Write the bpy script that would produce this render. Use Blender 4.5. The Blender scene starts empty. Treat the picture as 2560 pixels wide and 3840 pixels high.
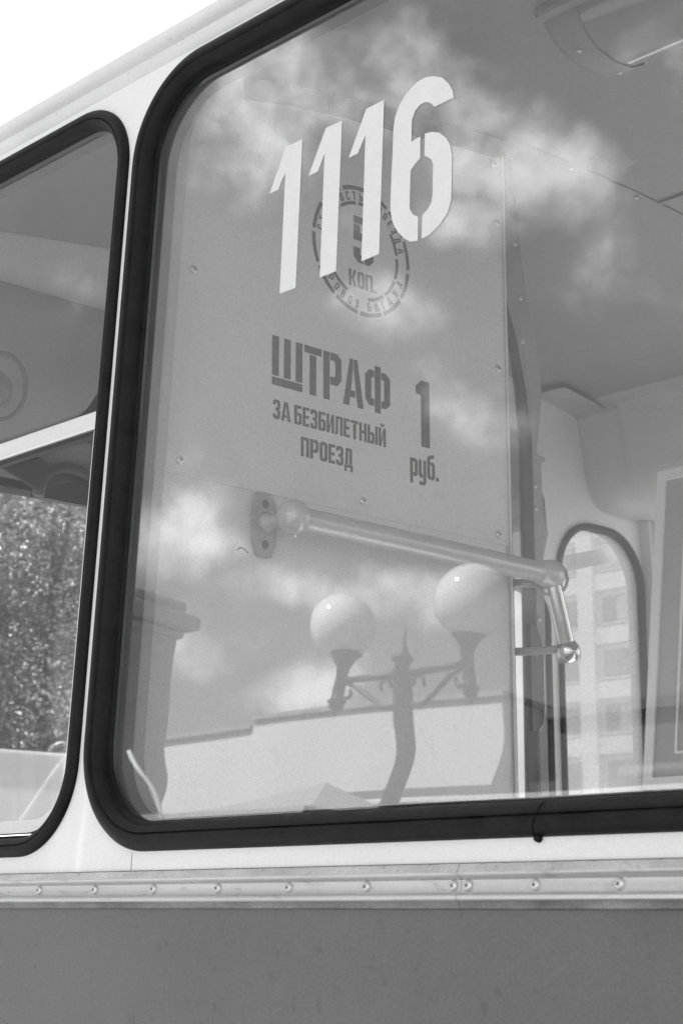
import bpy, bmesh, math, random
from mathutils import Vector, Matrix
from mathutils.geometry import tessellate_polygon

random.seed(11)
SC = bpy.context.scene
COL = SC.collection

# ------------------------------------------------------------------ camera
# world: X runs along the bus towards its tail, Y into the bus, Z up (metres)
YAW, PITCH = math.radians(43.94), math.atan(906.5 / 3920.0)
cam_data = bpy.data.cameras.new('camera')
cam = bpy.data.objects.new('camera', cam_data)
COL.objects.link(cam)
cam.location = (0.0, -1.25, 1.55)
fwd = Vector((-math.cos(YAW) * math.cos(PITCH), math.sin(YAW) * math.cos(PITCH), math.sin(PITCH)))
cam.rotation_euler = fwd.to_track_quat('-Z', 'Y').to_euler()
cam_data.sensor_fit = 'HORIZONTAL'
cam_data.sensor_width = 24.0
cam_data.lens = 60.0
cam_data.clip_start = 0.05
cam_data.clip_end = 3000.0
cam_data.dof.use_dof = True
cam_data.dof.focus_distance = 2.25
cam_data.dof.aperture_fstop = 14.0
SC.camera = cam

# ------------------------------------------------------------------ sky, sun, exposure
SUN = Vector((-0.30, 0.57, 0.76)).normalized()          # from the scene towards the sun
SUN_EL = math.asin(SUN.z)
world = bpy.data.worlds.new('World')
SC.world = world
world.use_nodes = True
WN, WL = world.node_tree.nodes, world.node_tree.links
WN.clear()


def wnode(kind, **kw):
    n = WN.new(kind)
    for k, v in kw.items():
        setattr(n, k, v)
    return n


def wmath(op, a, b=None, c=None, clamp=False):
    n = WN.new('ShaderNodeMath')
    n.operation = op
    n.use_clamp = clamp
    for i, v in enumerate((a, b, c)):
        if v is None:
            continue
        if isinstance(v, (int, float)):
            n.inputs[i].default_value = v
        else:
            WL.new(v, n.inputs[i])
    return n.outputs[0]


def wdot(vec, const):
    n = WN.new('ShaderNodeVectorMath')
    n.operation = 'DOT_PRODUCT'
    WL.new(vec, n.inputs[0])
    n.inputs[1].default_value = const
    return n.outputs['Value']


sky = wnode('ShaderNodeTexSky', sky_type='NISHITA')
sky.sun_disc = False
sky.sun_elevation = SUN_EL
sky.sun_rotation = math.atan2(SUN.x, SUN.y)
sky.air_density = 1.0
sky.dust_density = 1.6
sky_bw = wnode('ShaderNodeRGBToBW')
WL.new(sky.outputs[0], sky_bw.inputs[0])
tc = wnode('ShaderNodeTexCoord')
DIR = tc.outputs['Generated']
# flat cloud layer: the direction projected on a plane overhead, warped by noise
sep = wnode('ShaderNodeSeparateXYZ')
WL.new(DIR, sep.inputs[0])
fbm = wnode('ShaderNodeTexNoise')
fbm.inputs['Scale'].default_value = 17.0
fbm.inputs['Detail'].default_value = 6.0
fbm.inputs['Roughness'].default_value = 0.60
WL.new(DIR, fbm.inputs['Vector'])
WDIR = DIR
# fair-weather heaps seen over the square behind the camera: centre, half sizes (radians), weight
CLOUDS = [
    ((-0.640, -0.556, 0.531), 0.0870, 0.0505, 0.78),
    ((-0.683, -0.539, 0.493), 0.0505, 0.0421, 0.62),
    ((-0.597, -0.621, 0.509), 0.0365, 0.0477, 0.72),
    ((-0.573, -0.657, 0.490), 0.0421, 0.0421, 0.98),
    ((-0.606, -0.647, 0.462), 0.0505, 0.0210, 0.8),
    ((-0.564, -0.700, 0.438), 0.0393, 0.0421, 0.34),
    ((-0.658, -0.626, 0.419), 0.0449, 0.0224, 0.62),
    ((-0.630, -0.687, 0.362), 0.0421, 0.0253, 0.5),
    ((-0.764, -0.580, 0.281), 0.0407, 0.0295, 1.0),
    ((-0.730, -0.633, 0.259), 0.0589, 0.0168, 0.76),
    ((-0.677, -0.688, 0.261), 0.0673, 0.0196, 0.74),
    ((-0.734, -0.648, 0.201), 0.0421, 0.0224, 1.0),
    ((-0.764, -0.607, 0.218), 0.0533, 0.0210, 0.6),
]
dens = None
for c, ra, rb, wgt in CLOUDS:
    c = Vector(c).normalized()
    a = Vector((-c.y, c.x, 0)).normalized()
    b = c.cross(a)
    mp = wnode('ShaderNodeMapping', vector_type='TEXTURE')     # ellipse space of this heap
    mp.inputs['Location'].default_value = c
    mp.inputs['Rotation'].default_value = Matrix((a, b, c)).transposed().to_euler()
    mp.inputs['Scale'].default_value = (ra, rb, 0.5)
    WL.new(WDIR, mp.inputs['Vector'])
    ln = wnode('ShaderNodeVectorMath', operation='LENGTH')
    WL.new(mp.outputs[0], ln.inputs[0])
    mr = wnode('ShaderNodeMapRange', interpolation_type='SMOOTHSTEP')
    mr.inputs[1].default_value = 1.45
    mr.inputs[2].default_value = 0.20
    mr.inputs[3].default_value = 0.0
    mr.inputs[4].default_value = wgt
    WL.new(ln.outputs['Value'], mr.inputs[0])
    dens = mr.outputs[0] if dens is None else wmath('MAXIMUM', dens, mr.outputs[0])
# the rest of the sky carries the same broken cloud from plain noise
gn = wnode('ShaderNodeTexNoise')
gn.inputs['Scale'].default_value = 3.1
gn.inputs['Detail'].default_value = 2.0
WL.new(DIR, gn.inputs['Vector'])
gen = wmath('MULTIPLY', wmath('SUBTRACT', gn.outputs['Fac'], 0.40, clamp=True), 2.4, clamp=True)
near = wmath('MULTIPLY', wmath('SUBTRACT', wdot(DIR, Vector((-0.64, -0.66, 0.38)).normalized()), 0.90), 14.0, clamp=True)
gen = wmath('MULTIPLY', gen, wmath('SUBTRACT', 1.0, wmath('MULTIPLY', near, 0.9)))
dens = wmath('MAXIMUM', dens, gen)
dens = wmath('ADD', dens, wmath('MULTIPLY', wmath('SUBTRACT', fbm.outputs['Fac'], 0.5), 2.1))
edge = wnode('ShaderNodeMapRange', interpolation_type='SMOOTHSTEP')
edge.inputs[1].default_value = 0.16
edge.inputs[2].default_value = 1.30
WL.new(dens, edge.inputs[0])
dens = wmath('MULTIPLY_ADD', edge.outputs[0], 0.94, 0.06)      # thin haze between the heaps
CLOUD_RAD, SKY_STR = 14.5, 0.085
cl_mix = wnode('ShaderNodeMix', data_type='FLOAT')
WL.new(dens, cl_mix.inputs[0])
WL.new(sky_bw.outputs[0], cl_mix.inputs[2])
WL.new(wmath('MULTIPLY_ADD', fbm.outputs['Fac'], CLOUD_RAD * 1.3, CLOUD_RAD * 0.35), cl_mix.inputs[3])     # lit heads, greyer hollows
world.cycles.sampling_method = 'MANUAL'
world.cycles.sample_map_resolution = 256
bg = wnode('ShaderNodeBackground')
bg.inputs['Strength'].default_value = SKY_STR
WL.new(cl_mix.outputs[0], bg.inputs['Color'])
wo = wnode('ShaderNodeOutputWorld')
WL.new(bg.outputs[0], wo.inputs[0])

sun_data = bpy.data.lights.new('sun', 'SUN')
sun_data.energy = 5.0
sun_data.angle = math.radians(0.53)
sun_data.color = (1.0, 1.0, 1.0)
sun = bpy.data.objects.new('sun', sun_data)
COL.objects.link(sun)
sun.rotation_euler = SUN.to_track_quat('Z', 'Y').to_euler()
sun.location = (-10, 15, 30)

SC.view_settings.view_transform = 'Standard'
SC.view_settings.look = 'None'
SC.view_settings.gamma = 1.0
SC.view_settings.use_curve_mapping = False
SC.view_settings.exposure = 1.63
SC.cycles.use_denoising = True
SC.cycles.denoiser = 'OPENIMAGEDENOISE'
SC.cycles.denoising_prefilter = 'ACCURATE'
SC.cycles.max_bounces = 8
SC.cycles.diffuse_bounces = 3
SC.cycles.glossy_bounces = 3
SC.cycles.use_adaptive_sampling = True
SC.cycles.adaptive_threshold = 0.012
SC.cycles.transparent_max_bounces = 24
SC.cycles.sample_clamp_indirect = 8.0
SC.cycles.caustics_reflective = False
SC.cycles.caustics_refractive = False
SC.cycles.blur_glossy = 0.5


# ------------------------------------------------------------------ materials
def new_mat(name):
    m = bpy.data.materials.new(name)
    m.use_nodes = True
    return m, m.node_tree.nodes, m.node_tree.links


def mat(name, grey, rough=0.5, metal=0.0, var=0.0, vscale=6.0, bump=0.0, bscale=40.0, spec=0.5,
        stretch=(1, 1, 1), streak=0.0, coat=0.0, rvar=0.0, sscale=7.0, slo=0.60, grain=0.0):
    """grey procedural surface: mottled tone (var), fine relief (bump), dirt streaks (streak)"""
    m, N, L = new_mat(name)
    p = N['Principled BSDF']
    p.inputs['Base Color'].default_value = (grey, grey, grey, 1)
    p.inputs['Roughness'].default_value = rough
    p.inputs['Metallic'].default_value = metal
    p.inputs['Specular IOR Level'].default_value = spec
    p.inputs['Coat Weight'].default_value = coat
    t = N.new('ShaderNodeTexCoord')
    mp = N.new('ShaderNodeMapping')
    mp.inputs['Scale'].default_value = stretch
    L.new(t.outputs['Object'], mp.inputs[0])
    if var > 0 or streak > 0 or rvar > 0:
        n = N.new('ShaderNodeTexNoise')
        n.inputs['Scale'].default_value = vscale
        n.inputs['Detail'].default_value = 8
        n.inputs['Roughness'].default_value = 0.62
        L.new(mp.outputs[0], n.inputs['Vector'])
        mr = N.new('ShaderNodeMapRange')
        mr.inputs[1].default_value = 0.3
        mr.inputs[2].default_value = 0.7
        mr.inputs[3].default_value = grey * (1 - var)
        mr.inputs[4].default_value = min(grey * (1 + var), 0.9)
        L.new(n.outputs['Fac'], mr.inputs[0])
        out = mr.outputs[0]
        if streak > 0:
            s = N.new('ShaderNodeTexNoise')
            s.inputs['Scale'].default_value = vscale * sscale
            s.inputs['Detail'].default_value = 6
            L.new(mp.outputs[0], s.inputs['Vector'])
            g = N.new('ShaderNodeMapRange')
            g.inputs[1].default_value = slo
            g.inputs[2].default_value = slo + 0.10
            g.inputs[3].default_value = 1.0
            g.inputs[4].default_value = 1.0 - streak
            L.new(s.outputs['Fac'], g.inputs[0])
            mu = N.new('ShaderNodeMath')
            mu.operation = 'MULTIPLY'
            L.new(out, mu.inputs[0])
            L.new(g.outputs[0], mu.inputs[1])
            out = mu.outputs[0]
        L.new(out, p.inputs['Base Color'])
        if rvar > 0:
            r = N.new('ShaderNodeMapRange')
            r.inputs[1].default_value = 0.3
            r.inputs[2].default_value = 0.7
            r.inputs[3].default_value = max(rough - rvar, 0.02)
            r.inputs[4].default_value = rough + rvar
            L.new(n.outputs['Fac'], r.inputs[0])
            L.new(r.outputs[0], p.inputs['Roughness'])
    if grain > 0:
        sn = N.new('ShaderNodeVectorMath')
        sn.operation = 'SNAP'
        L.new(t.outputs['Object'], sn.inputs[0])
        sn.inputs[1].default_value = (0.0013, 0.0013, 0.0013)
        wn = N.new('ShaderNodeTexWhiteNoise')
        L.new(sn.outputs[0], wn.inputs['Vector'])
        gr = N.new('ShaderNodeMapRange')
        gr.inputs[3].default_value = 1.0 - grain
        gr.inputs[4].default_value = 1.0 + grain
        L.new(wn.outputs['Value'], gr.inputs[0])
        gm = N.new('ShaderNodeMath')
        gm.operation = 'MULTIPLY'
        src = p.inputs['Base Color'].links[0].from_socket if p.inputs['Base Color'].is_linked else None
        if src is not None:
            L.new(src, gm.inputs[0])
        else:
            gm.inputs[0].default_value = grey
        L.new(gr.outputs[0], gm.inputs[1])
        L.new(gm.outputs[0], p.inputs['Base Color'])
    if bump > 0:
        bn = N.new('ShaderNodeTexNoise')
        bn.inputs['Scale'].default_value = bscale
        bn.inputs['Detail'].default_value = 6
        L.new(mp.outputs[0], bn.inputs['Vector'])
        b = N.new('ShaderNodeBump')
        b.inputs['Strength'].default_value = 1.0
        b.inputs['Distance'].default_value = bump
        L.new(bn.outputs['Fac'], b.inputs['Height'])
        L.new(b.outputs[0], p.inputs['Normal'])
    return m


def glass_mat(name, ior=1.52, tint=0.95, wave=0.0, wscale=5.0, dust_haze=0.0):
    """window glass: clear body, Fresnel mirror on each face, faint roller waves in the surface"""
    m, N, L = new_mat(name)
    N.remove(N['Principled BSDF'])
    out = N['Material Output']
    t = N.new('ShaderNodeTexCoord')
    tr = N.new('ShaderNodeBsdfTransparent')
    tr.inputs[0].default_value = (tint, tint, tint, 1)
    gl = N.new('ShaderNodeBsdfAnisotropic')
    gl.inputs['Roughness'].default_value = 0.0
    gl.inputs['Color'].default_value = (1, 1, 1, 1)
    lw = N.new('ShaderNodeLayerWeight')
    lw.inputs[0].default_value = 0.5

    def mth(op, a, b=None):
        n = N.new('ShaderNodeMath')
        n.operation = op
        for i, v in enumerate((a, b)):
            if v is None:
                continue
            if isinstance(v, (int, float)):
                n.inputs[i].default_value = v
            else:
                L.new(v, n.inputs[i])
        return n.outputs[0]
    # exact Fresnel for |cos|, the same from both faces
    cos = mth('SUBTRACT', 1.0, lw.outputs['Facing'])
    g = mth('SQRT', mth('ADD', mth('MULTIPLY', cos, cos), ior * ior - 1.0))
    a = mth('DIVIDE', mth('SUBTRACT', g, cos), mth('ADD', g, cos))
    num = mth('SUBTRACT', mth('MULTIPLY', cos, mth('ADD', g, cos)), 1.0)
    den = mth('ADD', mth('MULTIPLY', cos, mth('SUBTRACT', g, cos)), 1.0)
    q = mth('DIVIDE', num, den)
    fr = mth('MULTIPLY', mth('MULTIPLY', 0.5, mth('MULTIPLY', a, a)), mth('ADD', 1.0, mth('MULTIPLY', q, q)))
    if wave > 0:
        # rolled glass: the surface normal swings slowly, mostly with height
        mp = N.new('ShaderNodeMapping')
        mp.inputs['Scale'].default_value = (0.22, 1.0, 1.0)
        L.new(t.outputs['Object'], mp.inputs[0])
        n1 = N.new('ShaderNodeTexNoise')
        n1.inputs['Scale'].default_value = wscale
        n1.inputs['Detail'].default_value = 0.0
        L.new(mp.outputs[0], n1.inputs['Vector'])
        geo = N.new('ShaderNodeNewGeometry')
        sb = N.new('ShaderNodeVectorMath')
        sb.operation = 'SUBTRACT'
        L.new(n1.outputs['Color'], sb.inputs[0])
        sb.inputs[1].default_value = (0.5, 0.5, 0.5)
        ml = N.new('ShaderNodeVectorMath')
        ml.operation = 'MULTIPLY'
        L.new(sb.outputs[0], ml.inputs[0])
        ml.inputs[1].default_value = (wave, 0.0, wave * 0.35)
        sx = N.new('ShaderNodeSeparateXYZ')
        L.new(t.outputs['Object'], sx.inputs[0])
        am = N.new('ShaderNodeMapRange')
        am.inputs[1].default_value = 1.70
        am.inputs[2].default_value = 1.84
        am.inputs[3].default_value = 1.0
        am.inputs[4].default_value = 0.22
        L.new(sx.outputs['Z'], am.inputs[0])
        sy = N.new('ShaderNodeSeparateXYZ')
        L.new(geo.outputs['Normal'], sy.inputs[0])
        sg = mth('MULTIPLY', am.outputs[0], mth('SUBTRACT', 1.0, mth('MULTIPLY', mth('GREATER_THAN', sy.outputs['Y'], 0.0), 2.0)))
        sc = N.new('ShaderNodeVectorMath')
        sc.operation = 'SCALE'
        L.new(ml.outputs[0], sc.inputs[0])
        L.new(sg, sc.inputs['Scale'])
        ad = N.new('ShaderNodeVectorMath')
        ad.operation = 'ADD'
        L.new(geo.outputs['Normal'], ad.inputs[0])
        L.new(sc.outputs[0], ad.inputs[1])
        nm = N.new('ShaderNodeVectorMath')
        nm.operation = 'NORMALIZE'
        L.new(ad.outputs[0], nm.inputs[0])
        L.new(nm.outputs[0], gl.inputs['Normal'])
    mix = N.new('ShaderNodeMixShader')
    L.new(fr, mix.inputs[0])
    L.new(tr.outputs[0], mix.inputs[1])
    L.new(gl.outputs[0], mix.inputs[2])
    last = mix.outputs[0]
    if dust_haze > 0:  # pale speckled film: haze and grain painted over the pane
        df = N.new('ShaderNodeBsdfDiffuse')
        df.inputs[0].default_value = (0.7, 0.7, 0.7, 1)
        mx = N.new('ShaderNodeMixShader')
        wn = N.new('ShaderNodeTexWhiteNoise')
        sn = N.new('ShaderNodeVectorMath')
        sn.operation = 'SNAP'
        L.new(t.outputs['Object'], sn.inputs[0])
        sn.inputs[1].default_value = (0.0011, 0.0011, 0.0011)
        L.new(sn.outputs[0], wn.inputs['Vector'])
        L.new(mth('MULTIPLY', wn.outputs['Value'], dust_haze * 2.0), mx.inputs[0])
        L.new(last, mx.inputs[1])
        L.new(df.outputs[0], mx.inputs[2])
        last = mx.outputs[0]
    L.new(last, out.inputs[0])
    return m


M = {}
M['white'] = mat('white_paint', 0.80, 0.32, var=0.035, vscale=3.0, bump=0.0006, bscale=9, coat=0.25, rvar=0.06, grain=0.05)
M['gutter'] = mat('weathered_white_paint', 0.70, 0.50, var=0.06, vscale=9, streak=0.75, sscale=14, slo=0.70, bump=0.0008, bscale=30, grain=0.06)
M['lower'] = mat('grey_paint', 0.122, 0.34, var=0.17, vscale=2.4, bump=0.0080, bscale=2.6, spec=0.5, rvar=0.12, streak=0.16, sscale=22, slo=0.60, grain=0.12)
M['rubber'] = mat('black_rubber', 0.0105, 0.46, var=0.55, vscale=22, bump=0.0016, bscale=38, spec=0.13, rvar=0.14, grain=0.35)
M['rubber_in'] = mat('grey_inner_rubber', 0.070, 0.6, var=0.2, vscale=12, grain=0.2)
M['belt'] = mat('weathered_aluminium', 0.54, 0.34, metal=0.80, var=0.10, vscale=8, streak=0.22, stretch=(0.5, 1, 2.0), bump=0.0004, bscale=70, grain=0.06)
M['seam'] = mat('old_sealant', 0.16, 0.8, var=0.6, vscale=30, stretch=(0.4, 1, 1))
M['belt_top'] = mat('oxidised_aluminium', 0.52, 0.6, metal=0.35, var=0.18, vscale=26, streak=0.3, stretch=(0.6, 1, 1), bump=0.0005, bscale=70, grain=0.1)
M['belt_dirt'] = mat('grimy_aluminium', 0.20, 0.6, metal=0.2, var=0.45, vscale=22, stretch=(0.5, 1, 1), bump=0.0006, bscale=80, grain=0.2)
M['alu'] = mat('brushed_aluminium', 0.72, 0.38, metal=0.55, var=0.06, vscale=10, stretch=(0.2, 1, 4), bump=0.0003, bscale=90, grain=0.05)
M['chrome'] = mat('polished_steel', 0.62, 0.16, metal=1.0, var=0.08, vscale=14, rvar=0.05)
M['rail'] = mat('worn_painted_rail', 0.48, 0.24, metal=0.15, var=0.08, vscale=10, stretch=(1, 0.3, 1), rvar=0.06, grain=0.1)
M['screw'] = mat('steel_screw', 0.62, 0.33, metal=0.8, var=0.1, vscale=300)
M['slot'] = mat('screw_recess', 0.05, 0.7, var=0.3, vscale=200)
M['inner'] = mat('cream_lining', 0.62, 0.40, var=0.04, vscale=4, bump=0.0004, bscale=20, grain=0.12)
M['reveal'] = mat('grey_reveal', 0.33, 0.5, var=0.06, vscale=6, grain=0.14)
M['casing'] = mat('casing_laminate', 0.44, 0.42, var=0.05, vscale=4, grain=0.12)
M['enamel'] = mat('white_enamel', 0.92, 0.2, var=0.02, vscale=5)
M['board'] = mat('light_laminate', 0.64, 0.36, var=0.05, vscale=3, streak=0.10, sscale=11, slo=0.64, bump=0.0003, bscale=30, grain=0.12)
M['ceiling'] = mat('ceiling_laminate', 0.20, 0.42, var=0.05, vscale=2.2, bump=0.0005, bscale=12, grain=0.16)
M['ink'] = mat('stencil_ink', 0.045, 0.6, var=0.22, vscale=60)
M['decal'] = mat('white_vinyl', 0.71, 0.5, var=0.03, vscale=40, bump=0.0002, bscale=150, grain=0.04)
M['darkmetal'] = mat('dark_enamel', 0.035, 0.4, var=0.2, vscale=14)
M['dark'] = mat('dark_plastic', 0.014, 0.5, var=0.3, vscale=10)
M['midgrey'] = mat('grey_enamel', 0.30, 0.42, var=0.1, vscale=8, bump=0.0004, bscale=40, grain=0.15)
M['dash'] = mat('pale_dashboard', 0.62, 0.5, var=0.05, vscale=6)
M['floor'] = mat('pale_linoleum', 0.50, 0.7, var=0.2, vscale=5)
M['seat'] = mat('dark_vinyl', 0.10, 0.5, var=0.15, vscale=12)
M['lampgrey'] = mat('grey_lamp_casing', 0.27, 0.45, var=0.06, vscale=8, grain=0.12)
M['lens'] = mat('opal_diffuser', 0.25, 0.16, var=0.03, vscale=8, coat=0.6)
M['glass'] = glass_mat('window_glass', 1.62, 0.985, wave=0.017, wscale=12.0, dust_haze=0.012)
M['glass_b'] = glass_mat('driver_glass', 1.46, 0.985, wave=0.010, wscale=7.0, dust_haze=0.012)
M['pane'] = glass_mat('clear_pane', 1.50, 0.985, dust_haze=0.008)
M['hazy'] = glass_mat('hazy_pane', 1.50, 0.96, dust_haze=0.22)  # haze over the far building, put into the pane as a pale film
M['hazy2'] = glass_mat('hazy_windscreen', 1.50, 0.97, dust_haze=0.03)  # pale film painted on the screen to soften the trees' contrast
M['pane_dark'] = glass_mat('tinted_pane', 1.52, 0.62, dust_haze=0.008)
M['asphalt'] = mat('paving', 0.25, 0.85, var=0.16, vscale=0.8, bump=0.004, bscale=9)
M['plaster'] = mat('pale_plaster', 0.68, 0.85, var=0.05, vscale=0.6, bump=0.002, bscale=8)
M['plaster2'] = mat('grey_stone', 0.30, 0.85, var=0.10, vscale=0.8, bump=0.003, bscale=6)
M['blocker'] = mat('blocker_dark', 0.045, 0.9, var=0.15, vscale=0.5, bump=0.003, bscale=5)  # near-black colour for the added block that darkens the reflection
M['plaster3'] = mat('warm_plaster', 0.58, 0.85, var=0.06, vscale=0.5, bump=0.002, bscale=6)
M['roofing'] = mat('roof_sheet', 0.16, 0.6, var=0.2, vscale=1.0)
M['winglass'] = mat('building_window_glass', 0.26, 0.14, var=0.3, vscale=0.7)
M['curtain'] = mat('curtained_glass', 0.45, 0.2, var=0.2, vscale=2)
M['stone_shade'] = mat('shade_toned_stone', 0.13, 0.85, var=0.10, vscale=0.8, bump=0.003, bscale=6)  # darker copy of the grey stone: shade put into the colour
M['iron'] = mat('cast_iron', 0.014, 0.45, var=0.2, vscale=9)
M['opal'] = mat('opal_globe', 0.80, 0.10, var=0.02, vscale=4, coat=0.5)
M['canvas'] = mat('white_canvas', 0.70, 0.8, var=0.05, vscale=3, bump=0.004, bscale=4)
M['bright'] = mat('bright_aluminium', 0.92, 0.30, metal=1.0, var=0.04, vscale=8)
M['canvas_g'] = mat('grey_canvas', 0.36, 0.8, var=0.06, vscale=3, bump=0.004, bscale=4)
M['canvas_d'] = mat('dark_canvas', 0.12, 0.8, var=0.1, vscale=3, bump=0.004, bscale=4)
M['bark'] = mat('bark', 0.10, 0.9, var=0.3, vscale=9, bump=0.01, bscale=14, stretch=(1, 1, 0.3))


def leaf_mat(name, g):
    m, N, L = new_mat(name)
    N.remove(N['Principled BSDF'])
    oi = N.new('ShaderNodeNewGeometry')
    mr = N.new('ShaderNodeMapRange')
    mr.inputs[3].default_value = g * 0.55
    mr.inputs[4].default_value = g * 1.5
    L.new(oi.outputs['Random Per Island'], mr.inputs[0])
    tcx = N.new('ShaderNodeTexCoord')
    cn = N.new('ShaderNodeTexNoise')
    cn.inputs['Scale'].default_value = 2.2
    cn.inputs['Detail'].default_value = 2.0
    L.new(tcx.outputs['Object'], cn.inputs['Vector'])
    cm = N.new('ShaderNodeMapRange')
    cm.inputs[1].default_value = 0.35
    cm.inputs[2].default_value = 0.65
    cm.inputs[3].default_value = 0.40
    cm.inputs[4].default_value = 1.75
    L.new(cn.outputs['Fac'], cm.inputs[0])
    mm = N.new('ShaderNodeMath')
    mm.operation = 'MULTIPLY'
    L.new(mr.outputs[0], mm.inputs[0])
    L.new(cm.outputs[0], mm.inputs[1])
    d = N.new('ShaderNodeBsdfDiffuse')
    tl = N.new('ShaderNodeBsdfTranslucent')
    L.new(mm.outputs[0], d.inputs[0])
    L.new(mm.outputs[0], tl.inputs[0])
    gl = N.new('ShaderNodeBsdfAnisotropic')
    gl.inputs['Roughness'].default_value = 0.35
    a = N.new('ShaderNodeMixShader')
    a.inputs[0].default_value = 0.4
    L.new(d.outputs[0], a.inputs[1])
    L.new(tl.outputs[0], a.inputs[2])
    b = N.new('ShaderNodeMixShader')
    b.inputs[0].default_value = 0.015
    L.new(a.outputs[0], b.inputs[1])
    L.new(gl.outputs[0], b.inputs[2])
    L.new(b.outputs[0], N['Material Output'].inputs[0])
    return m


def canvas_mat(name, g):
    m, N, L = new_mat(name)
    N.remove(N['Principled BSDF'])
    d = N.new('ShaderNodeBsdfDiffuse')
    tl = N.new('ShaderNodeBsdfTranslucent')
    n = N.new('ShaderNodeTexNoise')
    n.inputs['Scale'].default_value = 2.5
    mr = N.new('ShaderNodeMapRange')
    mr.inputs[3].default_value = g * 0.93
    mr.inputs[4].default_value = min(g * 1.07, 0.95)
    L.new(n.outputs['Fac'], mr.inputs[0])
    L.new(mr.outputs[0], d.inputs[0])
    L.new(mr.outputs[0], tl.inputs[0])
    a = N.new('ShaderNodeMixShader')
    a.inputs[0].default_value = 0.5
    L.new(d.outputs[0], a.inputs[1])
    L.new(tl.outputs[0], a.inputs[2])
    L.new(a.outputs[0], N['Material Output'].inputs[0])
    return m


M['canvas_t'] = canvas_mat('thin_canvas', 0.82)
M['leaf'] = leaf_mat('foliage', 0.17)


# ------------------------------------------------------------------ helpers
def link(o, parent=None):
    COL.objects.link(o)
    if parent is not None:
        o.parent = parent
        if parent.parent is None and parent.type == 'EMPTY':
            o.matrix_parent_inverse = Matrix.Translation(parent.location).inverted()
    return o


def mesh_obj(name, verts, faces, m, parent=None, smooth=False, bevel=0.0, solid=0.0):
    me = bpy.data.meshes.new(name)
    me.from_pydata([tuple(v) for v in verts], [], faces)
    me.validate()
    bm = bmesh.new()
    bm.from_mesh(me)
    bmesh.ops.recalc_face_normals(bm, faces=bm.faces)
    bm.to_mesh(me)
    bm.free()
    me.materials.append(M[m] if isinstance(m, str) else m)
    if smooth:
        for p in me.polygons:
            p.use_smooth = True
    o = bpy.data.objects.new(name, me)
    link(o, parent)
    if bevel > 0:
        b = o.modifiers.new('bevel', 'BEVEL')
        b.width = bevel
        b.segments = 2
        b.limit_method = 'ANGLE'
    return o


class MB:
    """collects shapes for ONE mesh"""
    def __init__(self):
        self.v, self.f = [], []

    def add(self, verts, faces):
        k = len(self.v)
        self.v += [Vector(v) for v in verts]
        self.f += [tuple(i + k for i in f) for f in faces]
        return self

    def box(self, x0, x1, y0, y1, z0, z1):
        v = [(x, y, z) for x in (x0, x1) for y in (y0, y1) for z in (z0, z1)]
        return self.add(v, [(0, 1, 3, 2), (4, 6, 7, 5), (0, 4, 5, 1), (2, 3, 7, 6), (0, 2, 6, 4), (1, 5, 7, 3)])

    def tube(self, pts, radii, n=12, cap=True):
        pts = [Vector(p) for p in pts]
        if isinstance(radii, (int, float)):
            radii = [radii] * len(pts)
        rings, ref = [], None
        for i, p in enumerate(pts):
            t = (pts[min(i + 1, len(pts) - 1)] - pts[max(i - 1, 0)]).normalized()
            if ref is None:
                ref = t.orthogonal().normalized()
            u = (ref - t * ref.dot(t)).normalized()
            ref = u
            w = t.cross(u)
            rings.append([p + (u * math.cos(2 * math.pi * k / n) + w * math.sin(2 * math.pi * k / n)) * radii[i] for k in range(n)])
        k0 = len(self.v)
        for r in rings:
            self.v += r
        for i in range(len(rings) - 1):
            for k in range(n):
                a, b = k0 + i * n + k, k0 + i * n + (k + 1) % n
                self.f.append((a, b, b + n, a + n))
        if cap:
            self.f.append(tuple(k0 + k for k in range(n))[::-1])
            self.f.append(tuple(k0 + (len(rings) - 1) * n + k for k in range(n)))
        return self

    def lathe(self, origin, axis, prof, n=20):
        """prof: (radius, height along axis)"""
        o, ax = Vector(origin), Vector(axis).normalized()
        u = ax.orthogonal().normalized()
        w = ax.cross(u)
        k0 = len(self.v)
        for r, h in prof:
            r = max(r, 1e-5)
            for k in range(n):
                t = 2 * math.pi * k / n
                self.v.append(o + ax * h + (u * math.cos(t) + w * math.sin(t)) * r)
        for i in range(len(prof) - 1):
            for k in range(n):
                a, b = k0 + i * n + k, k0 + i * n + (k + 1) % n
                self.f.append((a, b, b + n, a + n))
        self.f.append(tuple(k0 + k for k in range(n))[::-1])
        self.f.append(tuple(k0 + (len(prof) - 1) * n + k for k in range(n)))
        return self

    def prism(self, poly, fn, h0, h1):
        """2-D polygon (any shape) between heights h0 and h1; fn(a, b, h) gives the 3-D point"""
        n = len(poly)
        tris = tessellate_polygon([[Vector((a, b, 0)) for a, b in poly]])
        v = [fn(a, b, h0) for a, b in poly] + [fn(a, b, h1) for a, b in poly]
        f = [tuple(t) for t in tris] + [tuple(i + n for i in t)[::-1] for t in tris]
        f += [(i, (i + 1) % n, (i + 1) % n + n, i + n) for i in range(n)]
        return self.add(v, f)

    def extrude(self, prof, fn, x0, x1, closed=False, n=1):
        """open profile of (a, b) swept along x; fn(x, a, b)"""
        k0, m = len(self.v), len(prof)
        for i in range(n + 1):
            x = x0 + (x1 - x0) * i / n
            self.v += [Vector(fn(x, a, b)) for a, b in prof]
        for i in range(n):
            for j in range(m if closed else m - 1):
                a, b = k0 + i * m + j, k0 + i * m + (j + 1) % m
                self.f.append((a, b, b + m, a + m))
        return self

    def build(self, name, m, parent=None, smooth=False, bevel=0.0, auto=0.0):
        o = mesh_obj(name, self.v, self.f, m, parent, smooth, bevel)
        if auto:
            for p in o.data.polygons:
                p.use_smooth = True
            o.data.set_sharp_from_angle(angle=math.radians(auto))
        return o


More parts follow.
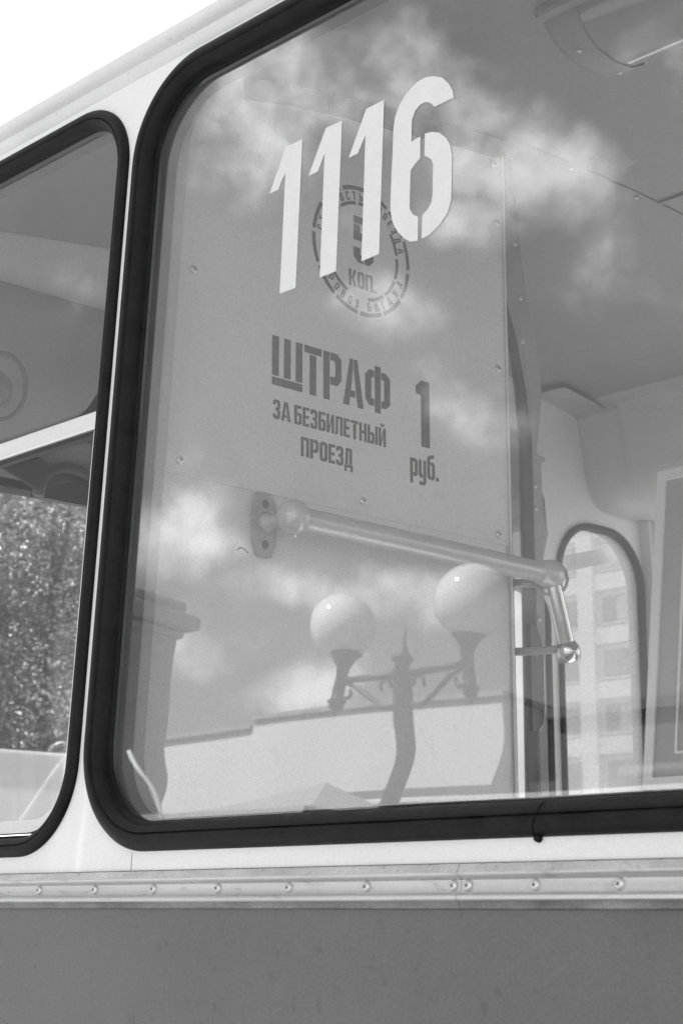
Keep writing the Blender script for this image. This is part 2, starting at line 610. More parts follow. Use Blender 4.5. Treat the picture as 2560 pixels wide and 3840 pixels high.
def empty(name, loc):
    o = bpy.data.objects.new(name, None)
    o.location = loc
    o.empty_display_size = 0.3
    COL.objects.link(o)
    return o


def tag(o, label=None, cat=None, group=None, kind=None):
    for k, v in (('label', label), ('category', cat), ('group', group), ('kind', kind)):
        if v:
            o[k] = v
    return o


# the bus side leans in a little towards the roof
K = 0.06
CT = 1 / math.sqrt(1 + K * K)
ST = K * CT


def SP(x, s, o=0.0):
    """point on the near side: x along, s up the leaning side from the belt, o outwards"""
    return Vector((x, ST * s - CT * o, 1.55 + CT * s + ST * o))


def FP(x, s, o=0.0):
    """the same on the far side of the bus (2.5 m wide)"""
    p = SP(x, s, o)
    return Vector((p.x, 2.5 - p.y, p.z))


def rrect(x0, x1, s0, s1, r, n=14):
    r = min(r, (x1 - x0) / 2, (s1 - s0) / 2)
    pts = []
    for cx, cy, a0 in ((x1 - r, s1 - r, 0), (x0 + r, s1 - r, 90), (x0 + r, s0 + r, 180), (x1 - r, s0 + r, 270)):
        for k in range(n + 1):
            a = math.radians(a0 + 90 * k / n)
            pts.append((cx + r * math.cos(a), cy + r * math.sin(a)))
    return pts


def sheet_with_holes(outer, holes, fn):
    loops = [outer] + holes
    tris = tessellate_polygon([[Vector((a, b, 0)) for a, b in l] for l in loops])
    pts = [p for l in loops for p in l]
    return [fn(a, b) for a, b in pts], [tuple(t) for t in tris]


def ring_sweep(mb, rect, prof, fn, n=14):
    """sweep a (inset, out) profile round a rounded rectangle"""
    x0, x1, s0, s1, r = rect
    loops = []
    for ins, out in prof:
        loops.append([fn(a, b, out) for a, b in rrect(x0 + ins, x1 - ins, s0 + ins, s1 - ins, max(r - ins, 0.008), n)])
    m = len(loops[0])
    k0 = len(mb.v)
    for l in loops:
        mb.v += l
    for i in range(len(loops) - 1):
        for j in range(m):
            a, b = k0 + i * m + j, k0 + i * m + (j + 1) % m
            mb.f.append((a, b, b + m, a + m))
    return mb


# ------------------------------------------------------------------ ground
g = mesh_obj('ground', [(-900, -900, 0), (900, -900, 0), (900, 900, 0), (-900, 900, 0)], [(0, 1, 2, 3)], 'asphalt')
tag(g, kind='structure')

# ================================================================== THE BUS
bus = empty('bus', (1.5, 1.25, 0))
tag(bus, 'old white-over-grey city bus with black rubber window gaskets, number 1116 on its glass', 'bus')
XF, XR = -2.66, 5.6                                  # front and tail

MAIN = (-1.768, -0.22, 0.0625, 1.1255, 0.135)        # passenger window: x0, x1, s0, s1, corner radius
DRIV = (-2.56, -1.782, 0.0615, 1.1215, 0.118)        # driver's window
more_win = [(-0.10, 1.40, 0.0625, 1.1255, 0.135), (1.52, 3.02, 0.0625, 1.1255, 0.135), (3.14, 4.64, 0.0625, 1.1255, 0.135)]


def inset(r, d):
    return rrect(r[0] + d, r[1] - d, r[2] + d, r[3] - d, r[4] - d)


# skin above the belt, with the window openings
v, f = sheet_with_holes([(XF, 0.0), (XR, 0.0), (XR, 1.150), (XF, 1.150)],
                        [inset(w, 0.012) for w in [MAIN, DRIV] + more_win], lambda a, b: SP(a, b))
mesh_obj('side_panel', v, f, 'white', bus)
# overlap of the skin sheets below the window
MB().extrude([(0.040, 0.0), (0.040, 0.0012), (0.072, 0.0012), (0.072, 0.0)], lambda x, s, o: SP(x, s, o), -1.656, -0.3).build('overlap_panel', 'white', bus)
MB().extrude([(0.0405, 0.0), (0.0405, 0.0013), (0.0625, 0.0013), (0.0625, 0.0)], lambda x, s, o: SP(x, s, o), -1.6574, -1.6562).build('panel_seam', 'seam', bus)
MB().extrude([(0.0398, 0.0), (0.0400, 0.0052), (0.0407, 0.0040), (0.0409, 0.0)], lambda x, s, o: SP(x, s, o), XF, -0.3).build('sealant_line', 'seam', bus)
# lower side below the belt
mb = MB()
prof = [(0.0, 1.552), (0.0, 1.53), (0.002, 1.48), (0.008, 1.42), (0.018, 1.35), (0.030, 1.28), (0.045, 1.20), (0.07, 1.0), (0.10, 0.70), (0.14, 0.42)]
mb.extrude(prof, lambda x, a, b: (x, a, b), XF, XR, n=30)
mb.build('lower_panel', 'lower', bus, auto=60)
# rain gutter along the roof edge
gp = [(0.0, 1.132), (0.0045, 1.136), (0.0065, 1.143), (0.008, 1.149), (0.015, 1.1515), (0.0205, 1.1555), (0.0215, 1.162),
      (0.0200, 1.1685), (0.016, 1.172), (0.004, 1.1725), (-0.02, 1.175)]
MB().extrude(gp, lambda x, o, s: SP(x, s, o), XF, XR, n=40).build('gutter', 'gutter', bus, auto=50)

# roof skin
RC = [(0.085, 2.722), (0.10, 2.752), (0.15, 2.80), (0.28, 2.862), (0.50, 2.912), (0.80, 2.948), (1.25, 2.966)]
RC = RC + [(2.5 - y, z) for y, z in RC[-2::-1]]
MB().extrude(RC, lambda x, y, z: (x, y, z), XF, XR).build('roof', 'white', bus, auto=40)
# ceiling lining: two lengths with a joint at the cab partition
CC = [(0.112, 2.680), (0.130, 2.700), (0.165, 2.722), (0.21, 2.745), (0.28, 2.769), (0.36, 2.789), (0.452, 2.805), (0.60, 2.825),
      (0.74, 2.846), (0.873, 2.862), (1.06, 2.871), (1.25, 2.874)]
CC = CC + [(2.5 - y, z) for y, z in CC[-2::-1]]


def ceil_z(y):
    for (a, za), (b, zb) in zip(CC, CC[1:]):
        if a <= y <= b:
            return za + (zb - za) * (y - a) / (b - a)
    return 2.6


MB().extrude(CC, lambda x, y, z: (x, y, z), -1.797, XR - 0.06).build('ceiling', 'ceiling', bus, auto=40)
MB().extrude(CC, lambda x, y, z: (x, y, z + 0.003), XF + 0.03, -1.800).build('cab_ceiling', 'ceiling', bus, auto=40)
# cover strips over the ceiling joints
strip = [(y, z) for y, z in CC if 0.86 < y < 2.25]
js = MB().extrude([(y, z - 0.0022) for y, z in strip], lambda x, y, z: (x, y, z), -1.812, -1.786).build('ceiling_strip', 'ceiling', bus, auto=40)
MB().box(-1.784, 3.5, 1.316, 1.328, 2.868, 2.8715).build('ceiling_strip', 'ceiling', bus)

# near side lining with its openings
LIN = 0.062
hole_in = [(w[0] + 0.036, w[1] - 0.036, w[2] + 0.033, w[3] + 0.004, w[4] - 0.03) for w in [MAIN, DRIV] + more_win]
v, f = sheet_with_holes([(XF + 0.02, -0.80), (XR - 0.05, -0.80), (XR - 0.05, 1.140), (XF + 0.02, 1.140)],
                        [rrect(*h) for h in hole_in], lambda a, b: SP(a, b, -LIN))
mesh_obj('side_lining', v, f, 'inner', bus)
mb = MB()
for h in hole_in:
    ring_sweep(mb, h, [(0, -0.0415), (0, -LIN)], SP)
mb.build('window_reveal', 'reveal', bus)

# ------------------------------------------------------------------ belt moulding with its screws
bt = [(0.000, 0.0400), (0.0048, 0.0399), (0.0060, 0.0385), (0.0075, 0.0345), (0.0092, 0.0318)]
bp = [(0.0092, 0.0318), (0.0097, 0.0305), (0.0090, 0.0290), (0.0055, 0.0268), (0.0030, 0.0245), (0.0024, 0.0215), (0.0026, 0.0165), (0.0036, 0.0135),
      (0.0062, 0.0112), (0.0092, 0.0096), (0.0102, 0.0078), (0.0098, 0.0060), (0.0080, 0.0046)]
bp2 = [(0.0080, 0.0046), (0.0052, 0.0020), (0.0042, -0.0022), (0.0, -0.0034)]
SCREWS = [-2.46, -2.303, -2.15, -1.995, -1.8385, -1.682, -1.5225, -1.4972, -1.386, -1.2575]
SX = [round(x * 0.7485, 4) for x in SCREWS]
SX = [-2.075, -1.959] + SX + [-0.84, -0.72]
dome = [(0.0046, -0.0004), (0.0047, 0.0008), (0.0043, 0.0017), (0.0034, 0.0025), (0.0020, 0.0030), (0.0, 0.0031)]
scr_me = bpy.data.meshes.new('screw')
t = MB().lathe((0, 0, 0), (0, 0, 1), dome, 20)
for a in (0, 90):
    c, s = math.cos(math.radians(a)), math.sin(math.radians(a))
    k = len(t.v)
    t.v += [Vector((c * p - s * q, s * p + c * q, h)) for h in (0.0020, 0.00325) for p, q in ((-0.0019, -0.0004), (0.0019, -0.0004), (0.0019, 0.0004), (-0.0019, 0.0004))]
    t.f += [(k + 4, k + 5, k + 6, k + 7), (k, k + 1, k + 5, k + 4), (k + 1, k + 2, k + 6, k + 5), (k + 2, k + 3, k + 7, k + 6), (k + 3, k, k + 4, k + 7)]
scr_me.from_pydata([tuple(p) for p in t.v], [], t.f)
scr_me.materials.append(M['screw'])
scr_me.materials.append(M['slot'])
for p in scr_me.polygons:
    p.use_smooth = p.index < 102
    if p.index >= 102:
        p.material_index = 1
scr_me.set_sharp_from_angle(angle=math.radians(50))


def put_screw(pos, normal, parent, scale=1.0, name='screw'):
    o = bpy.data.objects.new(name, scr_me)
    COL.objects.link(o)
    o.parent = parent
    q = Vector(normal).to_track_quat('Z', 'Y')
    o.matrix_basis = Matrix.LocRotScale(Vector(pos), q @ __import__('mathutils').Quaternion((0, 0, 1), random.uniform(0, 1.5)), (scale,) * 3)
    if parent.type == 'EMPTY':
        o.matrix_parent_inverse = Matrix.Translation(parent.location).inverted()
    else:
        o.matrix_parent_inverse = parent.matrix_parent_inverse.inverted() if False else Matrix.Identity(4)
    return o


def set_world_child(o, parent):
    """parent without moving: every bus part is modelled in world coordinates"""
    o.parent = parent


for x0, x1 in ((XF, -1.1302), (-1.1296, XR)):
    bm_o = MB().extrude(bp, lambda x, o, s: SP(x, s, o), x0, x1, n=24).build('belt_moulding', 'belt', bus, auto=35)
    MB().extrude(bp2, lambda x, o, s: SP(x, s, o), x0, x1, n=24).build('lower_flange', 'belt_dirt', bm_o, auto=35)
    MB().extrude(bt, lambda x, o, s: SP(x, s, o), x0, x1, n=24).build('upper_flange', 'belt_top', bm_o, auto=35)
    for x in SX:
        if x0 < x < x1:
            o_ = put_screw(SP(x, 0.0192, 0.0026), SP(0, 0, 1) - SP(0, 0, 0), bm_o, 1.12)

# ------------------------------------------------------------------ the passenger window
gasket_prof = [(0.0, -0.002), (0.0006, 0.0035), (0.0035, 0.0078), (0.0085, 0.0112), (0.0140, 0.0128), (0.0182, 0.0122), (0.0200, 0.0098),
               (0.0208, 0.0082), (0.0216, 0.0098), (0.0240, 0.0104), (0.0285, 0.0082), (0.0325, 0.0040), (0.0345, 0.0),
               (0.0352, -0.004), (0.0356, -0.008), (0.0368, -0.009), (0.0375, -0.0128)]


def window_glass(name, rect, off, thick, m, parent, fn=SP, d=0.033):
    lo = rrect(rect[0] + d, rect[1] - d, rect[2] + d, rect[3] - d, max(rect[4] - d, 0.02))
    mb = MB().prism(lo, lambda a, b, h: fn(a, b, h), off, off - thick)
    return mb.build(name, m, parent)


def gasket(rect, parent, prof=gasket_prof, fn=SP, name='gasket', m='rubber'):
    return ring_sweep(MB(), rect, prof, fn, 18).build(name, m, parent, auto=40)


pw = window_glass('passenger_window', MAIN, -0.0126, 0.0007, 'glass', bus, d=0.033)
gk = gasket(MAIN, pw)
gasket(MAIN, pw, [(0.0335, -0.0415), (0.0385, -0.0425), (0.0405, -0.036), (0.0400, -0.0158)], name='inner_gasket', m='rubber_in')
# butt joint of the gasket on the sill
jp = []
for a, o in gasket_prof[1:-4]:
    jp.append((MAIN[2] + a, o + 0.0012))
mb = MB()
mb.extrude(jp, lambda x, s, o: SP(x + 0.35 * (s - 0.08), s, o), -1.0345, -1.0315)
mb.build('gasket_joint', 'rubber', pw, auto=40)
mb = MB().lathe(SP(-1.0345, 0.0615, 0.003), (0, -1, 0), [(0.004, -0.004), (0.0042, 0.0), (0.003, 0.004), (0.0, 0.005)], 10)
mb.build('gasket_nub', 'rubber', pw, smooth=True)

MB().tube([SP(-1.5140, 0.4140, -0.0120), SP(-1.5090, 0.4157, -0.0118), SP(-1.5035, 0.4146, -0.0118), SP(-1.4975, 0.4105, -0.0118), SP(-1.4934, 0.4068, -0.0120)], 0.00035, 6).build('clinging_hair', 'dark', pw)
DIGITS = {
    'a': [[(-1.4368, 0.9258), (-1.4668, 0.9261), (-1.493, 0.8702), (-1.4766, 0.8705), (-1.471, 0.8819), (-1.4651, 0.8893), (-1.463, 0.7277), (-1.4346, 0.7275)]],
    'b': [[(-1.3663, 0.9262), (-1.3946, 0.9264), (-1.4219, 0.871), (-1.4053, 0.8716), (-1.3946, 0.8921), (-1.3922, 0.7288), (-1.3644, 0.7295)]],
    'c': [[(-1.2952, 0.9277), (-1.3249, 0.9267), (-1.3516, 0.8716), (-1.3364, 0.8722), (-1.3243, 0.892), (-1.3218, 0.7296), (-1.2934, 0.7306)]],
    'd': [[(-1.1829, 0.889), (-1.1856, 0.8994), (-1.1915, 0.9098), (-1.2019, 0.9214), (-1.2162, 0.9287), (-1.2285, 0.932), (-1.2428, 0.9308), (-1.257, 0.9236), (-1.269, 0.9122), (-1.2757, 0.8979), (-1.2777, 0.8836), (-1.2774, 0.8603), (-1.2778, 0.8341), (-1.278, 0.8097), (-1.2776, 0.7803), (-1.2733, 0.7644), (-1.2654, 0.7508), (-1.2547, 0.7388), (-1.2442, 0.7314), (-1.2321, 0.7289), (-1.2329, 0.7584), (-1.2406, 0.7631), (-1.2464, 0.7721), (-1.2473, 0.7917), (-1.2472, 0.8207), (-1.2403, 0.8265), (-1.2328, 0.8312), (-1.2336, 0.8586), (-1.2478, 0.8567), (-1.248, 0.8847), (-1.2433, 0.8945), (-1.2353, 0.8998), (-1.2262, 0.8998), (-1.2189, 0.8955), (-1.2126, 0.8886)],
          [(-1.2265, 0.8595), (-1.2154, 0.8579), (-1.2032, 0.8525), (-1.193, 0.8424), (-1.1868, 0.8323), (-1.1833, 0.8184), (-1.1828, 0.7866), (-1.1827, 0.7631), (-1.1877, 0.7491), (-1.1989, 0.7385), (-1.2143, 0.7307), (-1.2261, 0.7295), (-1.226, 0.7586), (-1.2176, 0.7631), (-1.2129, 0.7695), (-1.2113, 0.7801), (-1.2117, 0.8041), (-1.2117, 0.8152), (-1.2151, 0.8236), (-1.2223, 0.8292), (-1.226, 0.8313)]],
}
for k in 'abcd':
    mb = MB()
    for poly in DIGITS[k]:
        mb.prism(poly, lambda a, b, h: SP(a, b, h), -0.0124, -0.0121)
    o = mb.build('number_digit', 'decal', pw)
    o['label'] = 'white stencilled digit 6 on the glass' if k == 'd' else 'white stencilled digit 1 on the glass'

# ------------------------------------------------------------------ the driver's window
dw = window_glass('driver_window', (DRIV[0], DRIV[1], 0.630, DRIV[3], DRIV[4]), -0.0126, 0.0007, 'glass_b', bus, d=0.0225)
DPROF = [(a * 0.72, o * 0.72 if o > 0 else o) for a, o in gasket_prof]
gasket(DRIV, dw, DPROF)
gasket(DRIV, dw, [(0.0245, -0.0415), (0.0285, -0.0425), (0.0300, -0.036), (0.0295, -0.0185)], name='inner_gasket', m='rubber_in')
# sliding lower half in an aluminium frame
mb = MB().extrude([(0.6255, -0.0170), (0.6255, -0.0035), (0.6280, -0.002), (0.6485, -0.002), (0.6505, -0.0035), (0.6505, -0.0170)],
                  lambda x, s, o: SP(x, s, o), DRIV[0] + 0.03, DRIV[1] - 0.0255)
db = mb.build('divider_bar', 'alu', dw, auto=30)
mb = MB().extrude([(0.6190, -0.0170), (0.6190, -0.007), (0.6253, -0.007)], lambda x, s, o: SP(x, s, o), DRIV[0] + 0.03, DRIV[1] - 0.041)
mb.build('rail_seal', 'dark', dw)
fr_rect = (DRIV[0] + 0.028, DRIV[1] - 0.0285, DRIV[2] + 0.0315, 0.80, 0.084)
lo = [p for p in rrect(*fr_rect) if p[1] < 0.624]
li = [p for p in rrect(fr_rect[0] + 0.011, fr_rect[1] - 0.011, fr_rect[2] + 0.0165, fr_rect[3], 0.060) if p[1] < 0.624]


def u_band(outer, inner, fn, o0, o1):
    mb = MB()
    outer = [(fr_rect[0], 0.624)] + outer + [(fr_rect[1], 0.624)]
    inner = [(fr_rect[0] + 0.011, 0.624)] + inner + [(fr_rect[1] - 0.011, 0.624)]
    poly = outer + inner[::-1]
    mb.prism(poly, fn, o0, o1)
    return mb


u_band(lo, li, lambda a, b, h: SP(a, b, h), -0.0180, -0.0060).build('sliding_frame', 'alu', dw, bevel=0.0008)
mb = MB().prism(rrect(DRIV[0] + 0.036, DRIV[1] - 0.036, DRIV[2] + 0.042, 0.624, 0.06), lambda a, b, h: SP(a, b, h), -0.0125, -0.0150)
mb.build('sliding_pane', 'glass_b', dw)
# remaining side windows, behind the photograph's right edge
for w in more_win:
    o = window_glass('passenger_window', w, -0.0126, 0.0007, 'glass', bus)
    gasket(w, o)

# ------------------------------------------------------------------ lettering: stencil alphabet, cap height 10
def RR(a, b, c, d):
    return [(a, b), (c, b), (c, d), (a, d)]


def mirror(poly, w):
    return [(w - a, b) for a, b in poly][::-1]


_O = [(2.2, 10), (1, 10), (0, 9), (0, 1), (1, 0), (2.2, 0), (2.2, 1.5), (1.65, 1.9), (1.65, 8.1), (2.2, 8.5)]
_F = [(2.6, 8.9), (1.2, 8.9), (0, 7.8), (0, 2.4), (1.2, 1.3), (2.6, 1.3), (2.6, 2.8), (2.0, 2.8), (1.75, 3.1), (1.75, 7.1), (2.0, 7.4), (2.6, 7.4)]
_BOWL = [(1.85, 6.2), (3.6, 6.2), (4.5, 5.3), (4.5, .9), (3.6, 0), (1.85, 0), (1.85, 1.5), (2.9, 1.5), (2.9, 4.7), (1.85, 4.7)]
_ZH = [(0, 0), (1.6, 0), (2.6, 4.2), (2.6, 5.8), (1.6, 10), (0, 10), (1.4, 5)]
GL = {
    'Ш': (8.2, [RR(0, 1.9, 1.8, 10), RR(3.2, 1.9, 5, 10), RR(6.4, 1.9, 8.2, 10), RR(0, 0, 8.2, 1.6)]),
    'Т': (4.8, [RR(0, 8.5, 4.8, 10), RR(1.5, 0, 3.3, 8.25)]),
    'Р': (5.1, [RR(0, 0, 1.75, 10), [(2.0, 10), (4, 10), (5.1, 9), (5.1, 4.6), (4, 3.3), (2.0, 3.3), (2.0, 4.9), (3.0, 4.9), (3.4, 5.3), (3.4, 8), (3.0, 8.4), (2.0, 8.4)]]),
    'А': (5.9, [[(0, 0), (1.7, 0), (2.0, 1.9), (3.5, 1.9), (3.4, 3.3), (2.2, 3.3), (2.85, 8.0), (2.85, 10), (1.9, 10)], [(4.2, 0), (5.9, 0), (4.1, 10), (3.1, 10), (3.1, 7.6)]]),
    'Ф': (7.4, [RR(2.85, 0, 4.55, 10), _F, mirror(_F, 7.4)]),
    'З': (4.4, [[(0, 7.4), (0, 9), (1, 10), (3.4, 10), (4.4, 9), (4.4, 5.8), (3.8, 5.1), (4.4, 4.4), (4.4, 1), (3.4, 0), (1, 0), (0, 1), (0, 2.6), (1.6, 2.6), (1.6, 1.6), (2.8, 1.6), (2.8, 4.3), (1.5, 4.3), (1.5, 5.9), (2.8, 5.9), (2.8, 8.4), (1.6, 8.4), (1.6, 7.4)]]),
    'Б': (4.5, [RR(0, 0, 1.6, 10), RR(1.85, 8.5, 4.3, 10), _BOWL]),
    'Е': (4.0, [RR(0, 0, 1.6, 10), RR(1.85, 8.5, 4, 10), RR(1.85, 4.3, 3.7, 5.8), RR(1.85, 0, 4, 1.5)]),
    'И': (4.8, [RR(0, 0, 1.6, 10), RR(3.2, 0, 4.8, 10), [(1.75, 0.8), (3.05, 6.5), (3.05, 9.2), (1.75, 3.5)]]),
    'Л': (4.8, [[(0, 0), (.9, 0), (1.7, .9), (1.8, 8.5), (2.9, 8.5), (2.9, 10), (.4, 10), (.3, 1.5), (0, 1.4)], RR(3.2, 0, 4.8, 10)]),
    'Н': (4.8, [RR(0, 0, 1.6, 10), RR(3.2, 0, 4.8, 10), RR(1.8, 4.3, 3.0, 5.8)]),
    'Ы': (6.8, [RR(0, 0, 1.6, 10), _BOWL, RR(5.2, 0, 6.8, 10)]),
    'Ь': (4.5, [RR(0, 0, 1.6, 10), _BOWL]),
    'П': (4.8, [RR(0, 0, 1.6, 10), RR(3.2, 0, 4.8, 10), RR(1.8, 8.5, 3.0, 10)]),
    'О': (4.6, [_O, mirror(_O, 4.6)]),
    'Д': (5.2, [[(.5, 1.5), (2.1, 1.5), (2.3, 8.5), (2.85, 8.5), (2.85, 10), (.9, 10)], RR(3.1, 1.5, 4.7, 10), RR(0, -.1, 5.2, 1.3), RR(0, -2.2, 1.4, -.1), RR(3.8, -2.2, 5.2, -.1)]),
    'К': (4.9, [RR(0, 0, 1.5, 10), [(1.75, 5.1), (3.2, 10), (4.8, 10), (3.2, 5.1), (4.9, 0), (3.3, 0)]]),
    'С': (4.4, [[(4.4, 7), (4.4, 9), (3.4, 10), (1, 10), (0, 9), (0, 1), (1, 0), (3.4, 0), (4.4, 1), (4.4, 3), (2.9, 3), (2.9, 1.6), (1.6, 1.6), (1.6, 8.4), (2.9, 8.4), (2.9, 7)]]),
    'М': (6.0, [RR(0, 0, 1.5, 10), RR(4.5, 0, 6, 10), [(1.6, 10), (3, 5.5), (4.4, 10), (4.4, 6.5), (3, 2), (1.6, 6.5)]]),
    'В': (4.5, [RR(0, 0, 1.55, 10), [(1.7, 10), (3.6, 10), (4.4, 9.2), (4.4, 5.8), (3.9, 5.1), (4.5, 4.4), (4.5, .9), (3.6, 0), (1.7, 0), (1.7, 1.5), (2.9, 1.5), (2.9, 4.3), (1.7, 4.3), (1.7, 5.8), (2.8, 5.8), (2.8, 8.5), (1.7, 8.5)]]),
    'Г': (4.0, [RR(0, 0, 1.6, 10), RR(1.7, 8.4, 4, 10)]),
    'Ж': (7.0, [RR(2.75, 0, 4.25, 10), _ZH, mirror(_ZH, 7.0)]),
    '5': (5.1, [RR(0, 8.5, 5, 10), [(0, 4.8), (0, 8.2), (1.7, 8.2), (1.7, 6.5), (3.8, 6.5), (5.1, 5.4), (5.1, 1.2), (4, 0), (2.75, 0), (2.75, 1.6), (3.4, 1.9), (3.4, 4.4), (3.1, 4.8)], [(0, 3.2), (1.7, 3.2), (1.7, 1.8), (2.45, 1.6), (2.45, 0), (1.2, 0), (0, 1.2)]]),
    '1': (2.9, [[(0, 8.95), (1.2, 10), (2.9, 10), (2.9, 0), (1.1, 0), (1.1, 7.75), (0, 7.85)]]),
    '.': (1.5, [RR(0, 0, 1.5, 1.5)]),
    'р': (4.2, [RR(0, -2.8, 1.5, 7), [(1.75, 7), (3.2, 7), (4.2, 6), (4.2, 1), (3.2, 0), (1.75, 0), (1.75, 1.4), (2.6, 1.5), (2.6, 5.5), (1.75, 5.6)]]),
    'у': (4.1, [[(0, 7), (1.5, 7), (1.5, 1.6), (2.3, 1.4), (2.3, 0), (1, 0), (0, 1)], [(2.6, 7), (4.1, 7), (4.1, -1.6), (3.1, -2.8), (.3, -2.8), (.3, -1.4), (2.6, -1.4)]]),
    'б': (4.3, [[(2, 7), (1.6, 7.1), (1.6, 8), (3.8, 8.6), (3.8, 10), (1, 9.4), (0, 8.2), (0, 1), (1, 0), (2, 0), (2, 1.4), (1.6, 1.6), (1.6, 5.6), (2, 5.6)], [(2.3, 7), (3.4, 7), (4.3, 6), (4.3, 1), (3.4, 0), (2.3, 0), (2.3, 1.4), (2.8, 1.6), (2.8, 5.4), (2.3, 5.6)]]),
    ' ': (2.6, []),
}
GL['Й'] = (4.8, GL['И'][1] + [[(1, 12.4), (1.7, 12.4), (1.9, 11.8), (2.9, 11.8), (3.1, 12.4), (3.8, 12.4), (3.6, 11.2), (3, 10.7), (1.8, 10.7), (1.2, 11.2)]])


# ------------------------------------------------------------------ cab partition with the fare notice
PX = -1.800


def wall_y(z, off=LIN):
    return K * (z - 1.55) + off + 0.001


part_z = [0.80, 1.2, 1.6, 2.0, 2.1325]
outline = [(wall_y(z), z) for z in part_z] + [(0.872, 2.1325), (0.872, 0.80)]
mb = MB().prism(outline, lambda a, b, h: (h, a, b), PX - 0.014, PX - 0.0005)
pt = mb.build('partition', 'board', bus)
up = [(wall_y(z), z) for z in (2.131, 2.3, 2.5, 2.64)] + [(0.16, 2.70), (0.18, 2.722)] + [(y, z - 0.003) for y, z in CC if 0.2 < y < 0.87] + [(0.868, ceil_z(0.868) - 0.003), (0.868, 2.131)]
nb = MB().prism(up, lambda a, b, h: (h, a, b), PX - 0.012, PX + 0.0022).build('notice_board', 'board', pt, bevel=0.0008)
band = [(y, z - 0.003) for y, z in CC if 0.25 < y < 0.87] + [(0.867, ceil_z(0.867) - 0.003)]
low = [(y, z - 0.036) for y, z in band][::-1]
split = 0.452
for sel in ((0, 0.453), (0.451, 2)):
    b1 = [(y, z) for y, z in band if sel[0] <= y <= sel[1]]
    poly = b1 + [(y, z - 0.036) for y, z in b1[::-1]]
    if sel[0] > 0.1:
        poly = [(y + (0.0012 if abs(y - 0.452) < 1e-6 else 0), z) for y, z in poly]
    MB().prism(poly, lambda a, b, h: (h, a, b), PX + 0.0024, PX + 0.0045).build('cover_band', 'ceiling', pt)
MB().box(PX - 0.014, PX + 0.0025, 0.8724, 0.8745, 0.80, 2.855).build('edge_trim', 'alu', pt)
MB().box(PX + 0.0022, PX + 0.005, 0.8682, 0.8722, 0.80, 2.83).build('edge_trim', 'inner', pt)
for y, z in ((0.190, 2.435), (0.172, 2.151), (0.528, 2.151), (0.841, 2.146), (0.848, 2.434), (0.854, 2.699), (0.845, 2.805)):
    put_screw((PX + 0.0022 + (0.0025 if z > 2.75 else 0), y, z), (1, 0, 0), pt, 1.35)


def set_text(mb, text, y0, z0, unit, yspan=None, gap=0.75, x=PX + 0.0023):
    ws, pos = [], 0.0
    for ch in text:
        ws.append(pos)
        pos += GL[ch][0] + gap
    total = pos - gap
    ky = (yspan / total) if yspan else unit
    for ch, p in zip(text, ws):
        for poly in GL[ch][1]:
            mb.prism([(y0 + (p + a) * ky, z0 + b * unit) for a, b in poly], lambda a, b, h: (h, a, b), x, x + 0.0004)
    return mb


for word, a in (('ШТРАФ', (0.3405, 2.2976, 0.0076, 0.588 - 0.3405, 0.55)),
                ('ЗА', (0.3432, 2.2461, 0.00294, 0.0346, 0.75)),
                ('БЕЗБИЛЕТНЫЙ', (0.3855, 2.2461, 0.00294, 0.5780 - 0.3855, 0.75)),
                ('ПРОЕЗД', (0.3990, 2.1992, 0.00298, 0.1070, 0.75)),
                ('1', (0.6466, 2.2626, 0.0110, 0.0315, 0.5)),
                ('руб.', (0.6322, 2.2112, 0.00420, 0.0655, 0.65))):
    set_text(MB(), word, *a).build('lettering', 'ink', pt)['label'] = 'dark stencilled word ' + word if word != '1' else 'dark stencilled figure 1'
mb = MB()
SCY, SCZ = 0.5272, 2.5566


def arc_band(mb, r0, r1, a0, a1, n=8):
    p = [(SCY + r1 * math.cos(math.radians(a0 + (a1 - a0) * i / n)), SCZ + r1 * math.sin(math.radians(a0 + (a1 - a0) * i / n))) for i in range(n + 1)]
    q = [(SCY + r0 * math.cos(math.radians(a0 + (a1 - a0) * i / n)), SCZ + r0 * math.sin(math.radians(a0 + (a1 - a0) * i / n))) for i in range(n + 1)]
    mb.prism(p + q[::-1], lambda a, b, h: (h, a, b), PX + 0.0023, PX + 0.0027)


for i in range(12):
    arc_band(mb, 0.1005, 0.1072, i * 30 + 1.8 - 4, i * 30 + 28.2 - 4)
for i in range(12):
    if i not in (1, 8):
        arc_band(mb, 0.0760, 0.0815, i * 30 + 2 + 8, i * 30 + 28 + 8)


def arc_text(mb, text, a_start, a_end, r_base, unit, inward=False):
    """letters set round the stamp; inward letters read from inside out along the lower half"""
    tot = sum(GL[c][0] + 1.6 for c in text) - 1.6
    pos = 0.0
    for ch in text:
        w = GL[ch][0]
        t = (pos + w / 2) / tot
        ang = math.radians(a_start + (a_end - a_start) * t)
        er = Vector((math.cos(ang), math.sin(ang)))
        et = Vector((math.sin(ang), -math.cos(ang)))
        if inward:
            er, et = -er, -et
        base = Vector((SCY, SCZ)) + Vector((math.cos(ang), math.sin(ang))) * r_base
        for poly in GL[ch][1]:
            mb.prism([tuple(base + et * ((a - w / 2) * unit * 1.15) + er * (b * unit)) for a, b in poly], lambda a, b, h: (h, a, b), PX + 0.0023, PX + 0.0027)
        pos += w + 1.6
    return mb


arc_text(mb, 'СТОИМОСТЬ ПРОЕЗДА', 174, 11, 0.0835, 0.00140)
arc_text(mb, 'ПРОВОЗ БАГАЖА', -152, -17, 0.0980, 0.00140, True)
set_text(mb, '5', 0.5085, 2.5355, 0.0077, 0.044)
set_text(mb, 'КОП.', 0.4985, 2.4935, 0.00272, 0.0593, 0.7)
mb.build('fare_stamp', 'ink', pt)['label'] = 'round stencilled stamp giving the fare of five kopecks'

